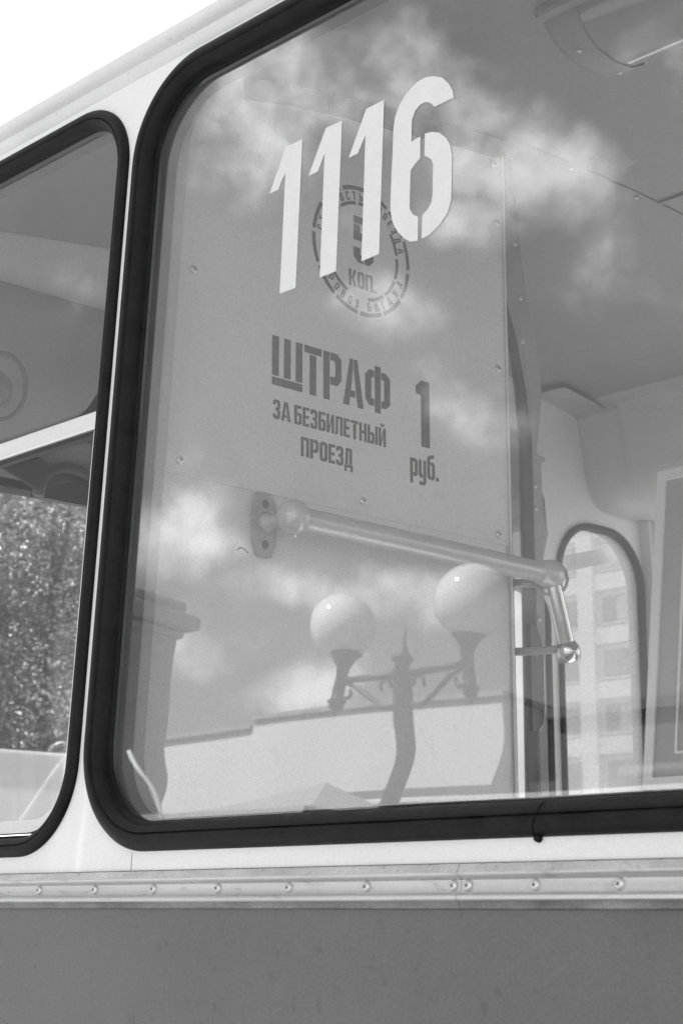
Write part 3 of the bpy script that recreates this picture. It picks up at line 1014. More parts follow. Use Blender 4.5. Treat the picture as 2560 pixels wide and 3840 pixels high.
# ------------------------------------------------------------------ hand rail on the partition
RX, RZ = -1.742, 2.0815
mb = MB().tube([(RX, 0.330, 2.087), (RX, 0.60, 2.0845), (RX, 0.893, 2.0805)], 0.0172, 24)
hr = mb.build('handrail', 'rail', bus, auto=50)
plate = rrect(0.3055, 0.3525, 2.036, 2.131, 0.018, 3)
MB().prism([(0.314, 2.036), (0.340, 2.036), (0.348, 2.056), (0.348, 2.111), (0.340, 2.1305), (0.314, 2.1305), (0.305, 2.111), (0.305, 2.056)],
           lambda a, b, h: (h, a, b), PX - 0.0003, PX + 0.0075).build('bracket_plate', 'midgrey', hr, bevel=0.0015)
MB().lathe((PX + 0.007, 0.328, 2.0855), (1, 0, 0), [(0.017, 0), (0.0125, 0.006), (0.0095, 0.014), (0.0095, 0.03), (0.012, 0.05)], 20).build('bracket_stem', 'rail', hr, smooth=True)
MB().lathe((RX - 0.0, 0.334, 2.0865 - 0.0255), (0, 0, 1), [(0.0255 * math.sin(math.pi * i / 14), 0.0255 - 0.0255 * math.cos(math.pi * i / 14)) for i in range(15)], 28).build('ball_joint', 'rail', hr, smooth=True)
MB().lathe((RX, 0.338, 2.0625), (0, 0, -1), [(0.0038, 0), (0.0038, 0.0035), (0.0022, 0.0036), (0.0022, 0.0055)], 10).build('grub_screw', 'screw', hr)
for z in (2.113, 2.0535):
    MB().lathe((PX + 0.0074, 0.326, z), (1, 0, 0), [(0.0062, 0), (0.0062, 0.0014), (0.0045, 0.0026), (0.0, 0.003)], 14).build('bolt', 'darkmetal', hr, smooth=False)
# elbow casting with a collar, and the short grab bar below it
MB().lathe((RX, 0.897, 2.080), (0, 1, -0.05), [(0.0178, -0.03), (0.0205, -0.018), (0.0235, 0.0), (0.0225, 0.017), (0.015, 0.027), (0.0, 0.030)], 24).build('elbow_casting', 'rail', hr, smooth=True)
ring = MB()
for i in range(28):
    pass
rp = [(RX + 0.0285 * math.cos(a) * 0.55, 0.905 + 0.0285 * math.cos(a) * 0.82, 2.0745 + 0.0285 * math.sin(a)) for a in [2 * math.pi * i / 28 for i in range(29)]]
ring.tube(rp, 0.0026, 8).build('collar', 'midgrey', hr, smooth=True)
MB().tube([(RX, 0.909, 2.066), (RX, 0.926, 2.015), (RX, 0.9425, 1.963)], 0.0138, 20).build('grab_bar', 'chrome', hr, auto=50)
MB().lathe((RX, 0.945, 1.955), (0, 0.3, -0.95), [(0.0145, -0.018), (0.0195, -0.009), (0.0205, 0.002), (0.0175, 0.013), (0.0, 0.0185)], 22).build('end_cap', 'chrome', hr, smooth=True)
MB().tube([(RX, 0.895, 2.062), (-1.79, 0.905, 2.072), (-1.838, 0.93, 2.082)], 0.0068, 12).build('standoff', 'midgrey', hr, smooth=True)
MB().tube([(RX, 0.940, 1.962), (-1.79, 0.925, 1.961), (-1.838, 0.925, 1.965)], 0.0068, 12).build('standoff', 'midgrey', hr, smooth=True)

# ------------------------------------------------------------------ cab door leaf and the door post beside the partition
DX = -1.84
mb = MB().prism([(0.9825, 0.80), (1.0055, 0.80), (1.0060, 1.72), (1.0100, 2.31), (0.998, 2.325), (1.017, 2.435), (0.972, 2.66), (0.950, 2.866), (0.934, 2.866), (0.945, 2.66), (0.985, 2.40)],
                lambda a, b, h: (h, a, b), DX - 0.03, DX)
post = mb.build('door_post', 'lampgrey', bus, bevel=0.0015)
MB().box(DX + 0.0003, DX + 0.004, 0.980, 1.0135, 2.309, 2.318).build('cover_strip', 'midgrey', post)
for y, z in ((0.990, 2.262), (0.9905, 2.222), (0.992, 2.12), (0.992, 2.028), (0.9925, 1.905), (0.951, 2.70), (0.963, 2.60), (0.966, 2.52)):
    put_screw((DX + 0.0002, y, z), (1, 0, 0), post, 0.85)
# door leaf: dark gasketed frame round a pane with a rounded head
inner_e = [(0.921, 0.85), (0.923, 2.08), (0.921, 2.40), (0.921, 2.50), (0.924, 2.52), (0.932, 2.50), (0.946, 2.42), (0.953, 2.34), (0.952, 2.10), (0.948, 1.70), (0.945, 0.85)]
outer_e = [(0.898, 0.80), (0.898, 2.08), (0.898, 2.45), (0.905, 2.55), (0.921, 2.585), (0.946, 2.52), (0.968, 2.43), (0.980, 2.34), (0.979, 2.10), (0.9735, 1.70), (0.971, 0.80)]
mb = MB()
n_ = len(inner_e)
mb.prism(outer_e + inner_e[::-1], lambda a, b, h: (h, a, b), DX - 0.005, DX + 0.004)
leaf = mb.build('cab_door', 'dark', bus, bevel=0.001)
MB().prism([(0.911, 0.84), (0.911, 2.51), (0.921, 2.545), (0.933, 2.51), (0.954, 2.34), (0.946, 0.84)], lambda a, b, h: (h, a, b), DX - 0.002, DX + 0.001).build('door_pane', 'pane', leaf)
# latch plate with a rounded end on the leaf
lp = [(0.9735, 1.835), (0.985, 1.848), (0.990, 1.872), (0.991, 1.955), (0.986, 1.992), (0.975, 2.012), (0.957, 2.016), (0.957, 1.835)]
MB().prism(lp, lambda a, b, h: (h, a, b), DX + 0.0045, DX + 0.0085).build('latch_plate', 'darkmetal', leaf, bevel=0.001)
ep = [(DX + 0.0086, y, z) for y, z in lp[:6]]
MB().tube(ep, 0.0008, 6).build('latch_edge', 'chrome', leaf, smooth=True)

# ------------------------------------------------------------------ front wall of the bus: windscreen and quarter window
FX = -2.63
wind = (0.16, 1.985, 1.676, 2.312, 0.09)
quart = (2.020, 2.386, 1.36, 2.508, 0.15)
arch = [(0.06, 0.42), (2.44, 0.42), (2.44, 2.55)] + [(y, z) for y, z in CC[::-1] if 0.13 < y < 2.37] + [(0.06, 2.55)]
v1, f1 = sheet_with_holes(arch, [rrect(*wind), rrect(quart[0] + 0.01, quart[1] - 0.01, quart[2] + 0.01, quart[3] - 0.01, quart[4])], lambda a, b: Vector((FX, a, b)))
fw = mesh_obj('front_wall', v1, f1, 'inner', bus)
v1, f1 = sheet_with_holes([(0.0, 0.42), (2.5, 0.42), (2.5, 2.72)] + RC[::-1][1:-1] + [(0.0, 2.72)], [rrect(*wind), rrect(quart[0] + 0.01, quart[1] - 0.01, quart[2] + 0.01, quart[3] - 0.01, quart[4])], lambda a, b: Vector((FX - 0.045, a, b)))
mesh_obj('front_skin', v1, f1, 'white', bus)


def XP(a, b, h):
    return Vector((FX + h, a, b))


ws = MB().prism(rrect(*wind), lambda a, b, h: (h, a, b), FX - 0.03, FX - 0.024).build('windscreen', 'hazy2', bus)
gasket(wind, ws, [(-0.012, 0.001), (-0.008, 0.006), (0.0, 0.007), (0.008, 0.005), (0.012, -0.01), (0.012, -0.026)], XP)
qw = MB().prism(rrect(*quart), lambda a, b, h: (h, a, b), FX - 0.009, FX - 0.005).build('quarter_window', 'hazy', bus)
gasket(quart, qw, [(0.003, 0.001), (0.004, 0.008), (0.008, 0.010), (0.016, 0.010), (0.020, 0.007), (0.0210, -0.002), (0.0210, -0.008)], XP)
# sun visor strip across the quarter window, outside the glass
MB().add([(-2.70, 2.03, 2.40), (-2.70, 2.42, 2.50), (-2.70, 2.42, 2.46), (-2.70, 2.03, 2.355), (-2.74, 2.03, 2.40), (-2.74, 2.42, 2.50), (-2.74, 2.42, 2.46), (-2.74, 2.03, 2.355)],
         [(0, 1, 2, 3), (7, 6, 5, 4), (0, 4, 5, 1), (1, 5, 6, 2), (2, 6, 7, 3), (3, 7, 4, 0)]).build('visor_strip', 'midgrey', qw)
# destination box above the windscreen: a shallow curved cover
db_prof = [(FX + 0.0, 2.700), (FX + 0.02, 2.690), (FX + 0.035, 2.640), (FX + 0.028, 2.585), (FX + 0.055, 2.52), (FX + 0.062, 2.43), (FX + 0.045, 2.37), (FX + 0.022, 2.33), (FX + 0.003, 2.318)]
mb = MB()
for y in (0.13, 1.92):
    mb.v += [Vector((x, y, z)) for x, z in db_prof]
for i in range(len(db_prof) - 1):
    mb.f.append((i, i + 1, i + 1 + len(db_prof), i + len(db_prof)))
mb.f.append(tuple(range(len(db_prof))))
mb.f.append(tuple(range(len(db_prof), 2 * len(db_prof)))[::-1])
mb.build('destination_box', 'ceiling', bus, auto=50)
# dark sun visor and round mirror arm under the box
MB().prism([(0.16, 2.40), (0.378, 2.357), (0.461, 2.353), (0.482, 2.334), (0.530, 2.323), (0.455, 2.292), (0.378, 2.319), (0.16, 2.335)], lambda a, b, h: (h, a, b), -2.574, -2.566).build('sun_visor', 'dark', bus, bevel=0.003)
ra = [( -2.575, 0.535 + 0.075 * math.cos(math.radians(a)), 2.285 + 0.062 * math.sin(math.radians(a))) for a in range(0, 181, 12)]
MB().tube(ra, 0.011, 12).build('mirror_arm', 'darkmetal', bus, smooth=True)
MB().prism([(p[1], p[2]) for p in ra], lambda a, b, h: (h, a, b), -2.60, -2.585).build('mirror_back', 'dark', bus)
MB().tube([(-2.56, 0.60, 2.33), (-2.56, 0.603, 2.375)], [0.006, 0.0085], 10).build('visor_peg', 'dark', bus)
# little fan on the cab's front wall
fan = MB()
fc = Vector((-2.50, 0.322, 2.447))
fan.tube([fc + Vector((0.012 * math.sin(a), 0.052 * math.cos(a), 0.058 * math.sin(a))) for a in [2 * math.pi * i / 32 for i in range(33)]], 0.0045, 8)
fo = fan.build('cab_fan', 'dark', bus, smooth=True)
MB().lathe(fc + Vector((-0.012, 0, 0)), (1, 0, 0), [(0.034, 0.0), (0.030, 0.006), (0.010, 0.022), (0.0, 0.024)], 16).build('fan_cone', 'darkmetal', fo, smooth=True)
MB().tube([fc, fc + Vector((-0.08, 0, -0.05))], 0.012, 10).build('fan_motor', 'midgrey', fo)
# dashboard and steering wheel
mb = MB()
dpf = [(FX + 0.002, 1.672), (FX + 0.06, 1.674), (FX + 0.11, 1.662), (FX + 0.14, 1.63), (FX + 0.17, 1.55), (FX + 0.20, 1.15), (FX + 0.02, 1.10)]
for y in (0.12, 1.45):
    mb.v += [Vector((x, y, z)) for x, z in dpf]
m_ = len(dpf)
for i in range(m_):
    mb.f.append((i, (i + 1) % m_, (i + 1) % m_ + m_, i + m_))
mb.f.append(tuple(range(m_)))
mb.f.append(tuple(range(m_, 2 * m_))[::-1])
mb.build('dashboard', 'dash', bus, auto=35)
sc_ = Vector((-2.30, 0.46, 1.42))
wt = Vector((0.35, 0.0, 0.94)).normalized()
wu = Vector((0, 1, 0))
wv = wt.cross(wu)
MB().tube([sc_ + (wu * math.cos(a) + wv * math.sin(a)) * 0.246 for a in [2 * math.pi * i / 40 for i in range(41)]], 0.012, 10).build('steering_wheel', 'midgrey', bus, smooth=True)

# ------------------------------------------------------------------ far side
FW = [(-2.600, -1.35, -0.30, 1.03, 0.03), (-1.22, 0.10, 0.0625, 1.05, 0.12), (0.26, 1.66, 0.0625, 1.05, 0.12), (1.82, 3.22, 0.0625, 1.05, 0.12), (3.38, 4.78, 0.0625, 1.05, 0.12)]
v, f = sheet_with_holes([(XF + 0.02, -0.80), (XR - 0.05, -0.80), (XR - 0.05, 1.085), (XF + 0.02, 1.085)], [rrect(*h) for h in FW], lambda a, b: FP(a, b, -LIN))
mesh_obj('far_lining', v, f, 'inner', bus)
v, f = sheet_with_holes([(XF, -1.1), (XR, -1.1), (XR, 1.20), (XF, 1.20)], [rrect(*h) for h in FW], lambda a, b: FP(a, b, 0))
mesh_obj('far_skin', v, f, 'white', bus)
for w in FW[1:]:
    o = window_glass('far_window', w, -0.0126, 0.0007, 'pane', bus, FP, 0.0)
    gasket((w[0] - 0.03, w[1] + 0.03, w[2] - 0.03, w[3] + 0.03, w[4] + 0.03), o, [(0.0, -0.061), (0.002, -0.072), (0.012, -0.076), (0.030, -0.072), (0.036, -0.05), (0.036, -0.03)], FP)
# door operator casing under the ceiling on the far side
cas = [(2.119, 2.797), (2.136, 2.734), (2.157, 2.622), (2.168, 2.592), (2.185, 2.569), (2.203, 2.553), (2.225, 2.543), (2.30, 2.540), (2.392, 2.545)]
MB().extrude(cas, lambda x, y, z: (x, y, z), FX + 0.001, -2.492).build('door_casing', 'casing', bus, auto=45)
MB().extrude([(y - 0.009 if y < 2.3 else y, z - 0.008 if y > 2.2 else z) for y, z in cas], lambda x, y, z: (x, y, z), -2.490, -1.30).build('door_casing', 'casing', bus, auto=45)
MB().extrude([(2.075, 2.8125), (2.078, 2.800), (2.116, 2.783), (2.128, 2.770)], lambda x, y, z: (x, y, z), FX + 0.001, -1.30).build('cornice_strip', 'midgrey', bus)
strip2 = [(y, z) for y, z in CC if 1.85 < y < 2.2]
MB().extrude([(1.955, 2.816), (2.00, 2.809), (2.07, 2.800), (2.13, 2.788)], lambda x, y, z: (x, y, z - 0.012), FX + 0.002, FX + 0.10).build('cornice_strip', 'midgrey', bus)
# framed notice on the vestibule rail, tipped back a little: white frame round an opaque grey sheet
def DL(a, b, h):
    """a along X, b up the frame, h off its face"""
    t = Vector((0, 0.142, 0.990)).normalized()
    n = Vector((0, -t.z, t.y))
    return Vector((a, 1.70, 1.786)) + t * b + n * h


def frame_bars(x0, x1, b0, b1, w, h0, h1, name, parent, m='enamel'):
    mb = MB()
    lo, li = rrect(x0, x1, b0, b1, 0.004, 2), rrect(x0 + w, x1 - w, b0 + w, b1 - w, 0.003, 2)
    n = len(lo)
    mb.v += [DL(a, b, h0) for a, b in lo] + [DL(a, b, h1) for a, b in lo] + [DL(a, b, h1) for a, b in li] + [DL(a, b, h0) for a, b in li]
    for i in range(n):
        j = (i + 1) % n
        for q in range(4):
            mb.f.append((q * n + i, q * n + j, ((q + 1) % 4) * n + j, ((q + 1) % 4) * n + i))
    return mb.build(name, m, parent, auto=30)


door = frame_bars(-2.148, -1.62, 0.0, 0.706, 0.0225, 0.0, 0.012, 'notice_frame', bus)
MB().prism(RR(-2.135, 0.012, -1.635, 0.694), DL, 0.003, 0.006).build('notice_pane', 'casing', door)
frame_bars(-2.074, -1.70, 0.070, 0.60, 0.006, 0.0062, 0.009, 'notice_border', door)
for b in (0.10, 0.60):
    MB().tube([DL(-1.66, b, -0.001), DL(-1.66, b, -0.05), (-1.66, 2.0, DL(-1.66, b, 0).z)], 0.010, 10).build('frame_arm', 'midgrey', door, smooth=True)
MB().tube([(-1.66, 2.0, 0.76), (-1.66, 2.0, 2.83)], 0.016, 14).build('stanchion', 'rail', bus, smooth=True)

# ------------------------------------------------------------------ rest of the saloon: floor, tail, seats, ceiling lamp
MB().box(XF + 0.05, XR - 0.06, 0.05, 2.45, 0.70, 0.76).build('floor', 'floor', bus)
MB().box(XR - 0.05, XR, 0.02, 2.48, 0.42, 2.72).build('tail_wall', 'white', bus)
MB().extrude([(2.50, 0.42), (2.51, 0.8), (2.505, 1.4)], lambda x, y, z: (x, y, z), XF, XR).build('far_lower_panel', 'lower', bus)


def ceiling_lamp(x0, x1, yc):
    zt = ceil_z(yc)
    base = [(yc - 0.105, zt - 0.006), (yc - 0.092, zt - 0.020), (yc + 0.092, zt - 0.020), (yc + 0.105, zt - 0.004)]
    o = MB().add([(x, y, z) for x in (x0 - 0.004, x1 + 0.004) for y, z in [(yc - 0.105, zt - 0.03), (yc - 0.105, zt - 0.004), (yc + 0.105, zt + 0.006), (yc + 0.105, zt - 0.022)]],
                 [(0, 1, 2, 3), (7, 6, 5, 4), (0, 4, 5, 1), (1, 5, 6, 2), (2, 6, 7, 3), (3, 7, 4, 0)]).build('ceiling_lamp', 'lampgrey', bus, bevel=0.008)
    sec = [(-0.092, 0.0), (-0.088, -0.022), (-0.070, -0.050), (-0.040, -0.066), (0.0, -0.072), (0.040, -0.066), (0.070, -0.050), (0.088, -0.022), (0.092, 0.0)]
    # end cap: rings shrinking towards the end
    mb = MB()
    rings = []
    for x, k in ((x0 - 0.002, 0.62), (x0 + 0.004, 0.86), (x0 + 0.018, 0.97), (x0 + 0.040, 1.0), (x0 + 0.062, 1.0)):
        rings.append([(x, yc + a * (0.9 + 0.1 * k), zt - 0.012 + b * k) for a, b in sec])
    for r in rings:
        mb.v += [Vector(p) for p in r]
    m_ = len(sec)
    for i in range(len(rings) - 1):
        for j in range(m_ - 1):
            mb.f.append((i * m_ + j, i * m_ + j + 1, (i + 1) * m_ + j + 1, (i + 1) * m_ + j))
    mb.f.append(tuple(range(m_)))
    mb.build('end_cap', 'lampgrey', o, auto=50)
    mb = MB().extrude([(yc + a * 0.985, zt - 0.012 + b * 0.97) for a, b in sec], lambda x, y, z: (x, y, z), x0 + 0.060, x1, n=2)
    mb.build('diffuser', 'lens', o, auto=50)
    for dy in (-0.05, 0.045):
        put_screw((x0 + 0.035, yc + dy, zt - 0.012 - 0.062), (0, 0, -1), o, 0.9)
    return o


ceiling_lamp(-1.415, -0.70, 0.605)
ceiling_lamp(0.10, 0.80, 0.605)
for y, z in ((1.066, 0), (1.265, 0)):
    put_screw((-1.799, y, ceil_z(y) - 0.0045), (0, 0, -1), js, 0.9)
put_screw((-1.55, 1.20, ceil_z(1.2) - 0.001), (0, 0, -1), js, 0.9)

def leafy_tree(cx, cy, h, rad, seed, label, group='trees ahead of the bus', n_leaf=5200, base=1.2):
    rnd = random.Random(seed)
    t = empty('leafy_tree', (cx, cy, 0))
    tag(t, label, 'tree', group)
    mb = MB()
    top = h * 0.78
    mb.tube([(cx, cy, 0), (cx + .05, cy, h * .2), (cx - .06, cy + .05, h * .45), (cx, cy, top)], [0.17, 0.13, 0.09, 0.03], 10)
    tips = []
    for k in range(16):
        z0 = base + (top - base) * (k + 0.5) / 16 * 0.95
        a = k * 2.4 + rnd.uniform(-.3, .3)
        L_ = rad * (0.55 + 0.45 * math.sin(math.pi * min(1, (z0 - base * .5) / (h - base * .5)))) * rnd.uniform(.75, 1.05)
        p1 = Vector((cx + math.cos(a) * L_ * .5, cy + math.sin(a) * L_ * .5, z0 + L_ * .22))
        p2 = Vector((cx + math.cos(a) * L_, cy + math.sin(a) * L_, z0 + L_ * .55))
        mb.tube([(cx, cy, z0), p1, p2], [0.05, 0.03, 0.008], 6)
        tips += [p1, p2, (p1 + p2) / 2]
    tips += [Vector((cx, cy, h * .85)), Vector((cx + .2, cy, h * .93)), Vector((cx - .2, cy + .2, h * .8))]
    mb.build('trunk', 'bark', t, smooth=True)
    vs, fs = [], []
    for i in range(n_leaf):
        c = tips[rnd.randrange(len(tips))]
        d3 = Vector((rnd.gauss(0, 1), rnd.gauss(0, 1), rnd.gauss(0, 1))).normalized()
        p = c + d3 * (rad * 0.42 * rnd.random() ** 0.45)
        u = Vector((rnd.gauss(0, 1), rnd.gauss(0, 1), rnd.gauss(0, .6))).normalized()
        w = u.orthogonal().normalized()
        w = (w + u.cross(w) * rnd.uniform(-1, 1)).normalized()
        s = rnd.uniform(.018, .036)
        k = len(vs)
        vs += [p - u * s, p + w * s * .55, p + u * s, p - w * s * .55]
        fs.append((k, k + 1, k + 2, k + 3))
    me = bpy.data.meshes.new('crown')
    me.from_pydata([tuple(v) for v in vs], [], fs)
    me.materials.append(M['leaf'])
    link(bpy.data.objects.new('crown', me), t)
    return t


# ================================================================== THE SQUARE BEHIND THE CAMERA (seen in the glass)
# twin-globe street lamp
LPX, LPY = -8.24, -7.0
lamp = empty('street_lamp', (LPX, LPY, 0))
tag(lamp, 'black cast iron street lamp with two white globes, mirrored in the bus window', 'street lamp')
MB().lathe((LPX, LPY, 0), (0, 0, 1), [(0.22, 0), (0.22, 0.08), (0.16, 0.14), (0.14, 0.5), (0.10, 0.62), (0.085, 0.7), (0.070, 2.2), (0.076, 2.3), (0.068, 2.4), (0.064, 3.58), (0.066, 3.62),
                                      (0.066, 3.95), (0.072, 4.0), (0.05, 4.05), (0.088, 4.09), (0.05, 4.13), (0.02, 4.18), (0.012, 4.25), (0.0, 4.32)], 24).build('pole', 'iron', lamp, smooth=True)
for sx in (-1, 1):
    gx = LPX + sx * 0.63
    gr = 0.268 if sx > 0 else 0.246
    MB().lathe((gx - (0.03 if sx < 0 else 0), LPY, 4.205 - 0.05), (0, 0, 1), [(gr * math.sin(math.pi * i / 24), gr - gr * math.cos(math.pi * i / 24)) for i in range(25)], 36).build('globe', 'opal', lamp, smooth=True)
    MB().lathe((gx, LPY, 3.80), (0, 0, 1), [(0.0, -0.10), (0.012, -0.05), (0.05, -0.02), (0.05, 0.01), (0.068, 0.03), (0.042, 0.06), (0.045, 0.10), (0.045, 0.24), (0.055, 0.30), (0.10, 0.372), (0.135, 0.392), (0.135, 0.405), (0.0, 0.405)], 24).build('globe_holder', 'iron', lamp, smooth=True)
    MB().tube([(LPX, LPY, 3.975), (LPX + sx * 0.32, LPY, 3.985), (gx, LPY, 3.995)], 0.026, 12).build('arm', 'iron', lamp, smooth=True)
    sc = [(LPX + sx * 0.06, LPY, 3.76), (LPX + sx * 0.10, LPY, 3.735), (LPX + sx * 0.15, LPY, 3.735), (LPX + sx * 0.20, LPY, 3.755), (LPX + sx * 0.34, LPY, 3.85), (LPX + sx * 0.46, LPY, 3.93), (LPX + sx * 0.56, LPY, 3.97)]
    MB().tube(sc, 0.018, 10).build('scroll', 'iron', lamp, smooth=True)
    for cx, cz, rr_, a0, a1 in ((0.16, 3.905, 0.05, -40, 200), (0.535, 3.88, 0.035, 120, 330)):
        MB().tube([(LPX + sx * (cx + rr_ * math.cos(math.radians(a0 + (a1 - a0) * i / 14))), LPY, cz + rr_ * math.sin(math.radians(a0 + (a1 - a0) * i / 14))) for i in range(15)], 0.014, 8).build('scroll', 'iron', lamp, smooth=True)

# long pale building, sunlit front
bl = empty('pavilion_building', (-34, -26, 0))
tag(bl, 'long pale plastered building with a low flat roof, mirrored in the bus window', 'building')
mb = MB().box(-52, -27.3, -32, -22, 0, 7.86)
mb.build('wall', 'plaster', bl)
MB().box(-27.3, -20.6, -32, -21.97, 0, 8.02).build('wall', 'plaster', bl)
MB().box(-52.1, -27.32, -32.1, -21.90, 7.86, 7.95).build('cornice', 'plaster2', bl)
MB().box(-27.3, -20.5, -32.1, -21.88, 8.02, 8.12).build('cornice', 'plaster2', bl)
for i in range(5):
    x = -49 + i * 5
    w_ = MB().box(x, x + 1.6, -22.02, -21.94, 1.0, 3.4).build('window', 'plaster2', bl)
    MB().box(x + 0.12, x + 1.48, -21.945, -21.92, 1.12, 3.28).build('pane', 'winglass', w_)
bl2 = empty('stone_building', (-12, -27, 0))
tag(bl2, 'grey stone building with its shade put into the colour, next to the pale one, mirrored in the bus window', 'building')
MB().box(-20.45, -2, -33, -23.2, 0, 7.82).build('wall', 'stone_shade', bl2)
MB().box(-20.5, -1.9, -33.1, -23.0, 7.82, 8.02).build('cornice', 'stone_shade', bl2)
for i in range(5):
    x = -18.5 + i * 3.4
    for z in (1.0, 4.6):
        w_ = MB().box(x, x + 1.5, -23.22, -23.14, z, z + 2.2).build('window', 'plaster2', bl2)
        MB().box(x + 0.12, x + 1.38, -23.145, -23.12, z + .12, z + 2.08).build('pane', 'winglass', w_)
# gate pier with a cornice, nearer, at the left
pr = empty('gate_pier', (-14.6, -9.5, 0))
tag(pr, 'grey stone gate pier with a heavy moulded cornice, mirrored in the bus window', 'pier')
pfx, pfy = -13.73, -8.62
MB().box(pfx - 0.58, pfx, pfy - 0.58, pfy, 0, 5.36).build('shaft', 'plaster2', pr)
for k, (d, z0, z1) in enumerate(((0.07, 5.36, 5.46), (0.20, 5.462, 5.64), (0.08, 5.642, 5.78))):
    MB().box(pfx - 0.58 - d, pfx + d * 0.8, pfy - 0.58 - d, pfy + d * 0.8, z0, z1).build('cornice', 'plaster2', pr, bevel=0.07)
MB().box(pfx - 0.588, pfx + 0.07, pfy - 0.588, pfy + 0.07, 0.0, 0.55).build('plinth', 'plaster2', pr)


def tent(name, cx, cy, half, zt, ze, m, label, group=None):
    t = empty(name, (cx, cy, 0))
    tag(t, label, 'tent', group)
    n = 6
    vs, fs = [], []
    for i in range(n + 1):
        k = i / n
        r = half * k
        z = zt + (ze - zt) * (1 - (1 - k) ** 1.5)
        vs += [(cx + sx * r, cy + sy * r, z) for sx, sy in ((-1, -1), (1, -1), (1, 1), (-1, 1))]
    for i in range(n):
        for j in range(4):
            a, b = i * 4 + j, i * 4 + (j + 1) % 4
            fs.append((a, b, b + 4, a + 4))
    o = mesh_obj('canopy', vs, fs, m, t)
    s = o.modifiers.new('thick', 'SOLIDIFY')
    s.thickness = 0.012
    for (sx, sy), (tx, ty) in zip(((-1, -1), (1, -1), (1, 1), (-1, 1)), ((1, -1), (1, 1), (-1, 1), (-1, -1))):
        x0, x1 = sorted((cx + sx * half, cx + tx * half))
        y0, y1 = sorted((cy + sy * half, cy + ty * half))
        MB().box(x0 - 0.01, x1 + 0.01, y0 - 0.01, y1 + 0.01, ze - 0.24, ze + 0.004).build('valance', m, t)
    for sx in (-1, 1):
        for sy in (-1, 1):
            MB().tube([(cx + sx * half * 0.97, cy + sy * half * 0.97, 0), (cx + sx * half * 0.97, cy + sy * half * 0.97, ze)], 0.025, 8).build('leg', 'alu', t)
    return t


tent('market_tent', -9.75, -7.77, 1.2, 3.43, 3.00, 'canvas_g', 'grey pointed market tent below the mirrored street lamp')
ms = empty('guyed_mast', (-8.21, -4.53, 0))
tag(ms, 'slim white mast with a ring and two taut white ropes, mirrored at the window corners', 'mast')
MB().tube([(-8.21, -4.53, 0), (-8.21, -4.53, 2.98)], 0.03, 12).build('pole', 'alu', ms, smooth=True)
MB().tube([(-8.07, -4.64, 3.005), (-7.97, -4.688, 2.82), (-7.836, -4.768, 2.58), (-6.39, -5.62, 0.0)], 0.0125, 8).build('rope', 'decal', ms, smooth=True)
MB().tube([(-8.342, -4.431, 3.0), (-8.443, -4.327, 2.786), (-8.523, -4.234, 2.585), (-9.551, -3.036, 0.0)], 0.010, 8).build('rope', 'decal', ms, smooth=True)
MB().tube([(-8.463, -4.346, 2.944), (-8.455, -4.350, 2.98), (-8.432, -4.36, 3.004), (-8.40, -4.38, 3.02), (-8.379, -4.398, 3.023), (-8.342, -4.431, 3.001), (-8.30, -4.46, 2.97)], 0.014, 8).build('ring', 'alu', ms, smooth=True)
dh = empty('reflection_blocker', (-22.0, -13.5, 0))  # dark block added only to keep bright reflections off the driver's glass
tag(dh, 'added dark house beside the gate pier, mirrored in the driver window', 'blocker')
HF = [(-18.15, -11.0), (-23.25, -14.0), (-31.0, -14.0), (-28.0, -11.0)]
HG = [(-18.0, -10.9), (-23.2, -14.1), (-31.2, -14.1), (-28.1, -10.9)]
MB().prism(HF, lambda a, b, h: (a, b, h), 0.0, 9.3).build('wall', 'blocker', dh)
MB().prism(HG, lambda a, b, h: (a, b, h), 9.302, 9.5).build('cornice', 'blocker', dh)
MB().prism(HF, lambda a, b, h: (a, b, h), 9.502, 9.6).build('roof', 'roofing', dh)
# market stall with a long dark roof edge
st = empty('market_stall', (-7.6, -9.3, 0))
tag(st, 'market stall with a dark flat roof and white edge lines, mirrored in the glass', 'stall')
MB().box(-10.1, -5.0, -10.6, -8.35, 3.39, 3.46).build('roof', 'canvas_d', st)
MB().box(-10.12, -4.98, -8.40, -8.345, 3.345, 3.385).build('fascia', 'canvas', st)
MB().box(-10.1, -5.02, -8.46, -8.41, 2.90, 3.34).build('fascia', 'canvas_d', st)
for x in (-10.0, -7.5, -5.1):
    MB().box(x - 0.04, x + 0.04, -8.54, -8.47, 0, 3.385).build('post', 'alu', st)
    MB().box(x - 0.04, x + 0.04, -10.55, -10.47, 0, 3.385).build('post', 'alu', st)


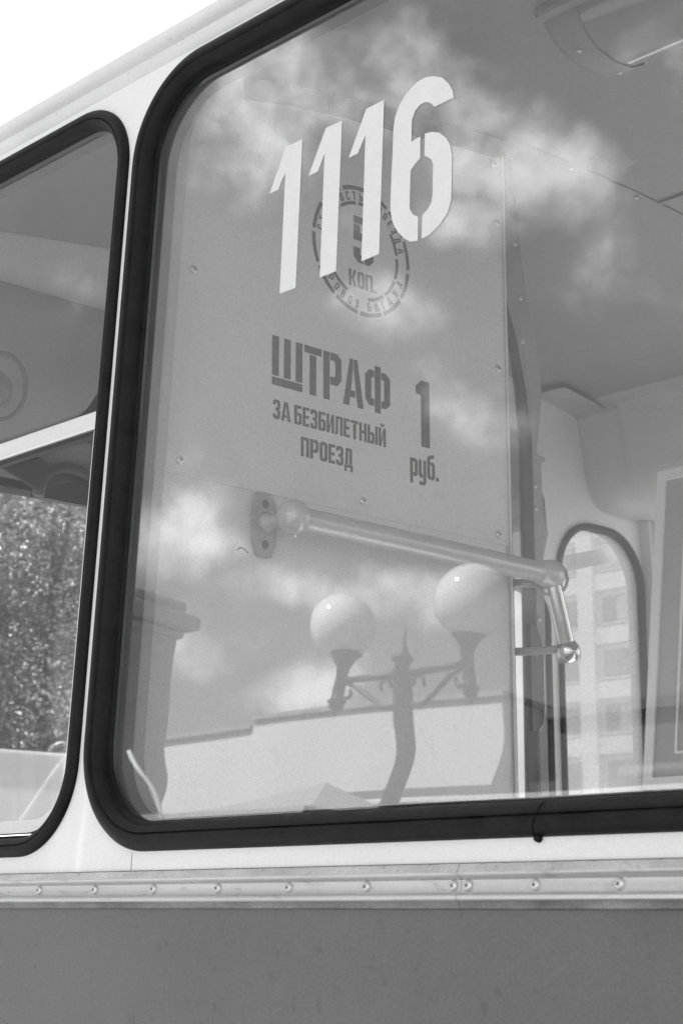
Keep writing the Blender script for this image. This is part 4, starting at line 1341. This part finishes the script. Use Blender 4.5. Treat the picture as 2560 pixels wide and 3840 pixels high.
# ================================================================== AHEAD OF THE BUS AND BEYOND IT
leafy_tree(-14.2, 8.4, 7.0, 2.3, 1, 'leafy tree ahead of the bus, right of the two nearest in the windscreen', 'trees ahead of the bus', 60000, 0.6)
leafy_tree(-16.0, 7.2, 7.2, 2.3, 2, 'leafy tree ahead of the bus, nearest the left frame edge', 'trees ahead of the bus', 60000, 0.6)
leafy_tree(-15.6, 10.4, 7.0, 2.3, 3, 'leafy tree ahead of the bus, behind the other two', 'trees ahead of the bus', 60000, 0.6)

leafy_tree(-21.5, 12.5, 10.5, 3.2, 4, 'taller leafy tree ahead of the bus, in the second row', 'trees ahead of the bus', 60000, 0.6)
leafy_tree(-22.5, 9.5, 10.0, 3.2, 5, 'leafy tree ahead of the bus, second row at the left', 'trees ahead of the bus', 60000, 0.6)
wt_ = tent('canvas_tent', -11.0, 5.6, 1.5, 2.62, 2.535, 'canvas_t', 'white canvas tent with a side wall ahead of the bus windscreen')
MB().box(-9.51, -9.495, 4.12, 7.08, 0.3, 2.53).build('side_wall', 'canvas_t', wt_)

# pale columned building beyond the bus, seen through the quarter window
fb = empty('columned_building', (-55, 74, 0))
tag(fb, 'pale building with white pilasters and rows of windows beyond the quarter window', 'building')
FY = 70.0
MB().box(-76, -20, FY, FY + 12, 0, 25).build('wall', 'plaster3', fb)
k = 71.25 / 26.25
for i in range(-4, 8):
    xc = -20.26 * k + i * 4.4
    MB().box(xc - 0.52, xc + 0.52, FY - 0.45, FY - 0.002, 0, 24).build('pilaster', 'plaster', fb)
for z in (2.2, 5.1, 7.9, 10.75, 13.6, 16.5):
    zb = 1.55 + (z - 1.55) * 1.0
for j in range(8):
    zc = 1.55 + (6.62 - 1.55) * k + (j - 4) * 2.85
    MB().box(-76, -20, FY - 0.30, FY - 0.003, zc - 0.45, zc + 0.45).build('string_course', 'plaster', fb)
    for i in range(-4, 8):
        xc = -20.26 * k + i * 4.4 + 2.2
        w_ = MB().box(xc - 1.35, xc + 1.35, FY - 0.10, FY - 0.004, zc - 2.2, zc - 0.75).build('window', 'plaster2', fb)
        for a0, a1 in ((-1.24, -0.44), (-0.38, 0.38), (0.44, 1.24)):
            MB().box(xc + a0, xc + a1, FY - 0.13, FY - 0.101, zc - 2.1, zc - 0.85).build('pane', random.choice(('winglass', 'winglass', 'curtain', 'plaster2')), w_)
        MB().box(xc - 1.45, xc + 1.45, FY - 0.28, FY - 0.101, zc - 2.30, zc - 2.201).build('sill', 'plaster', w_)
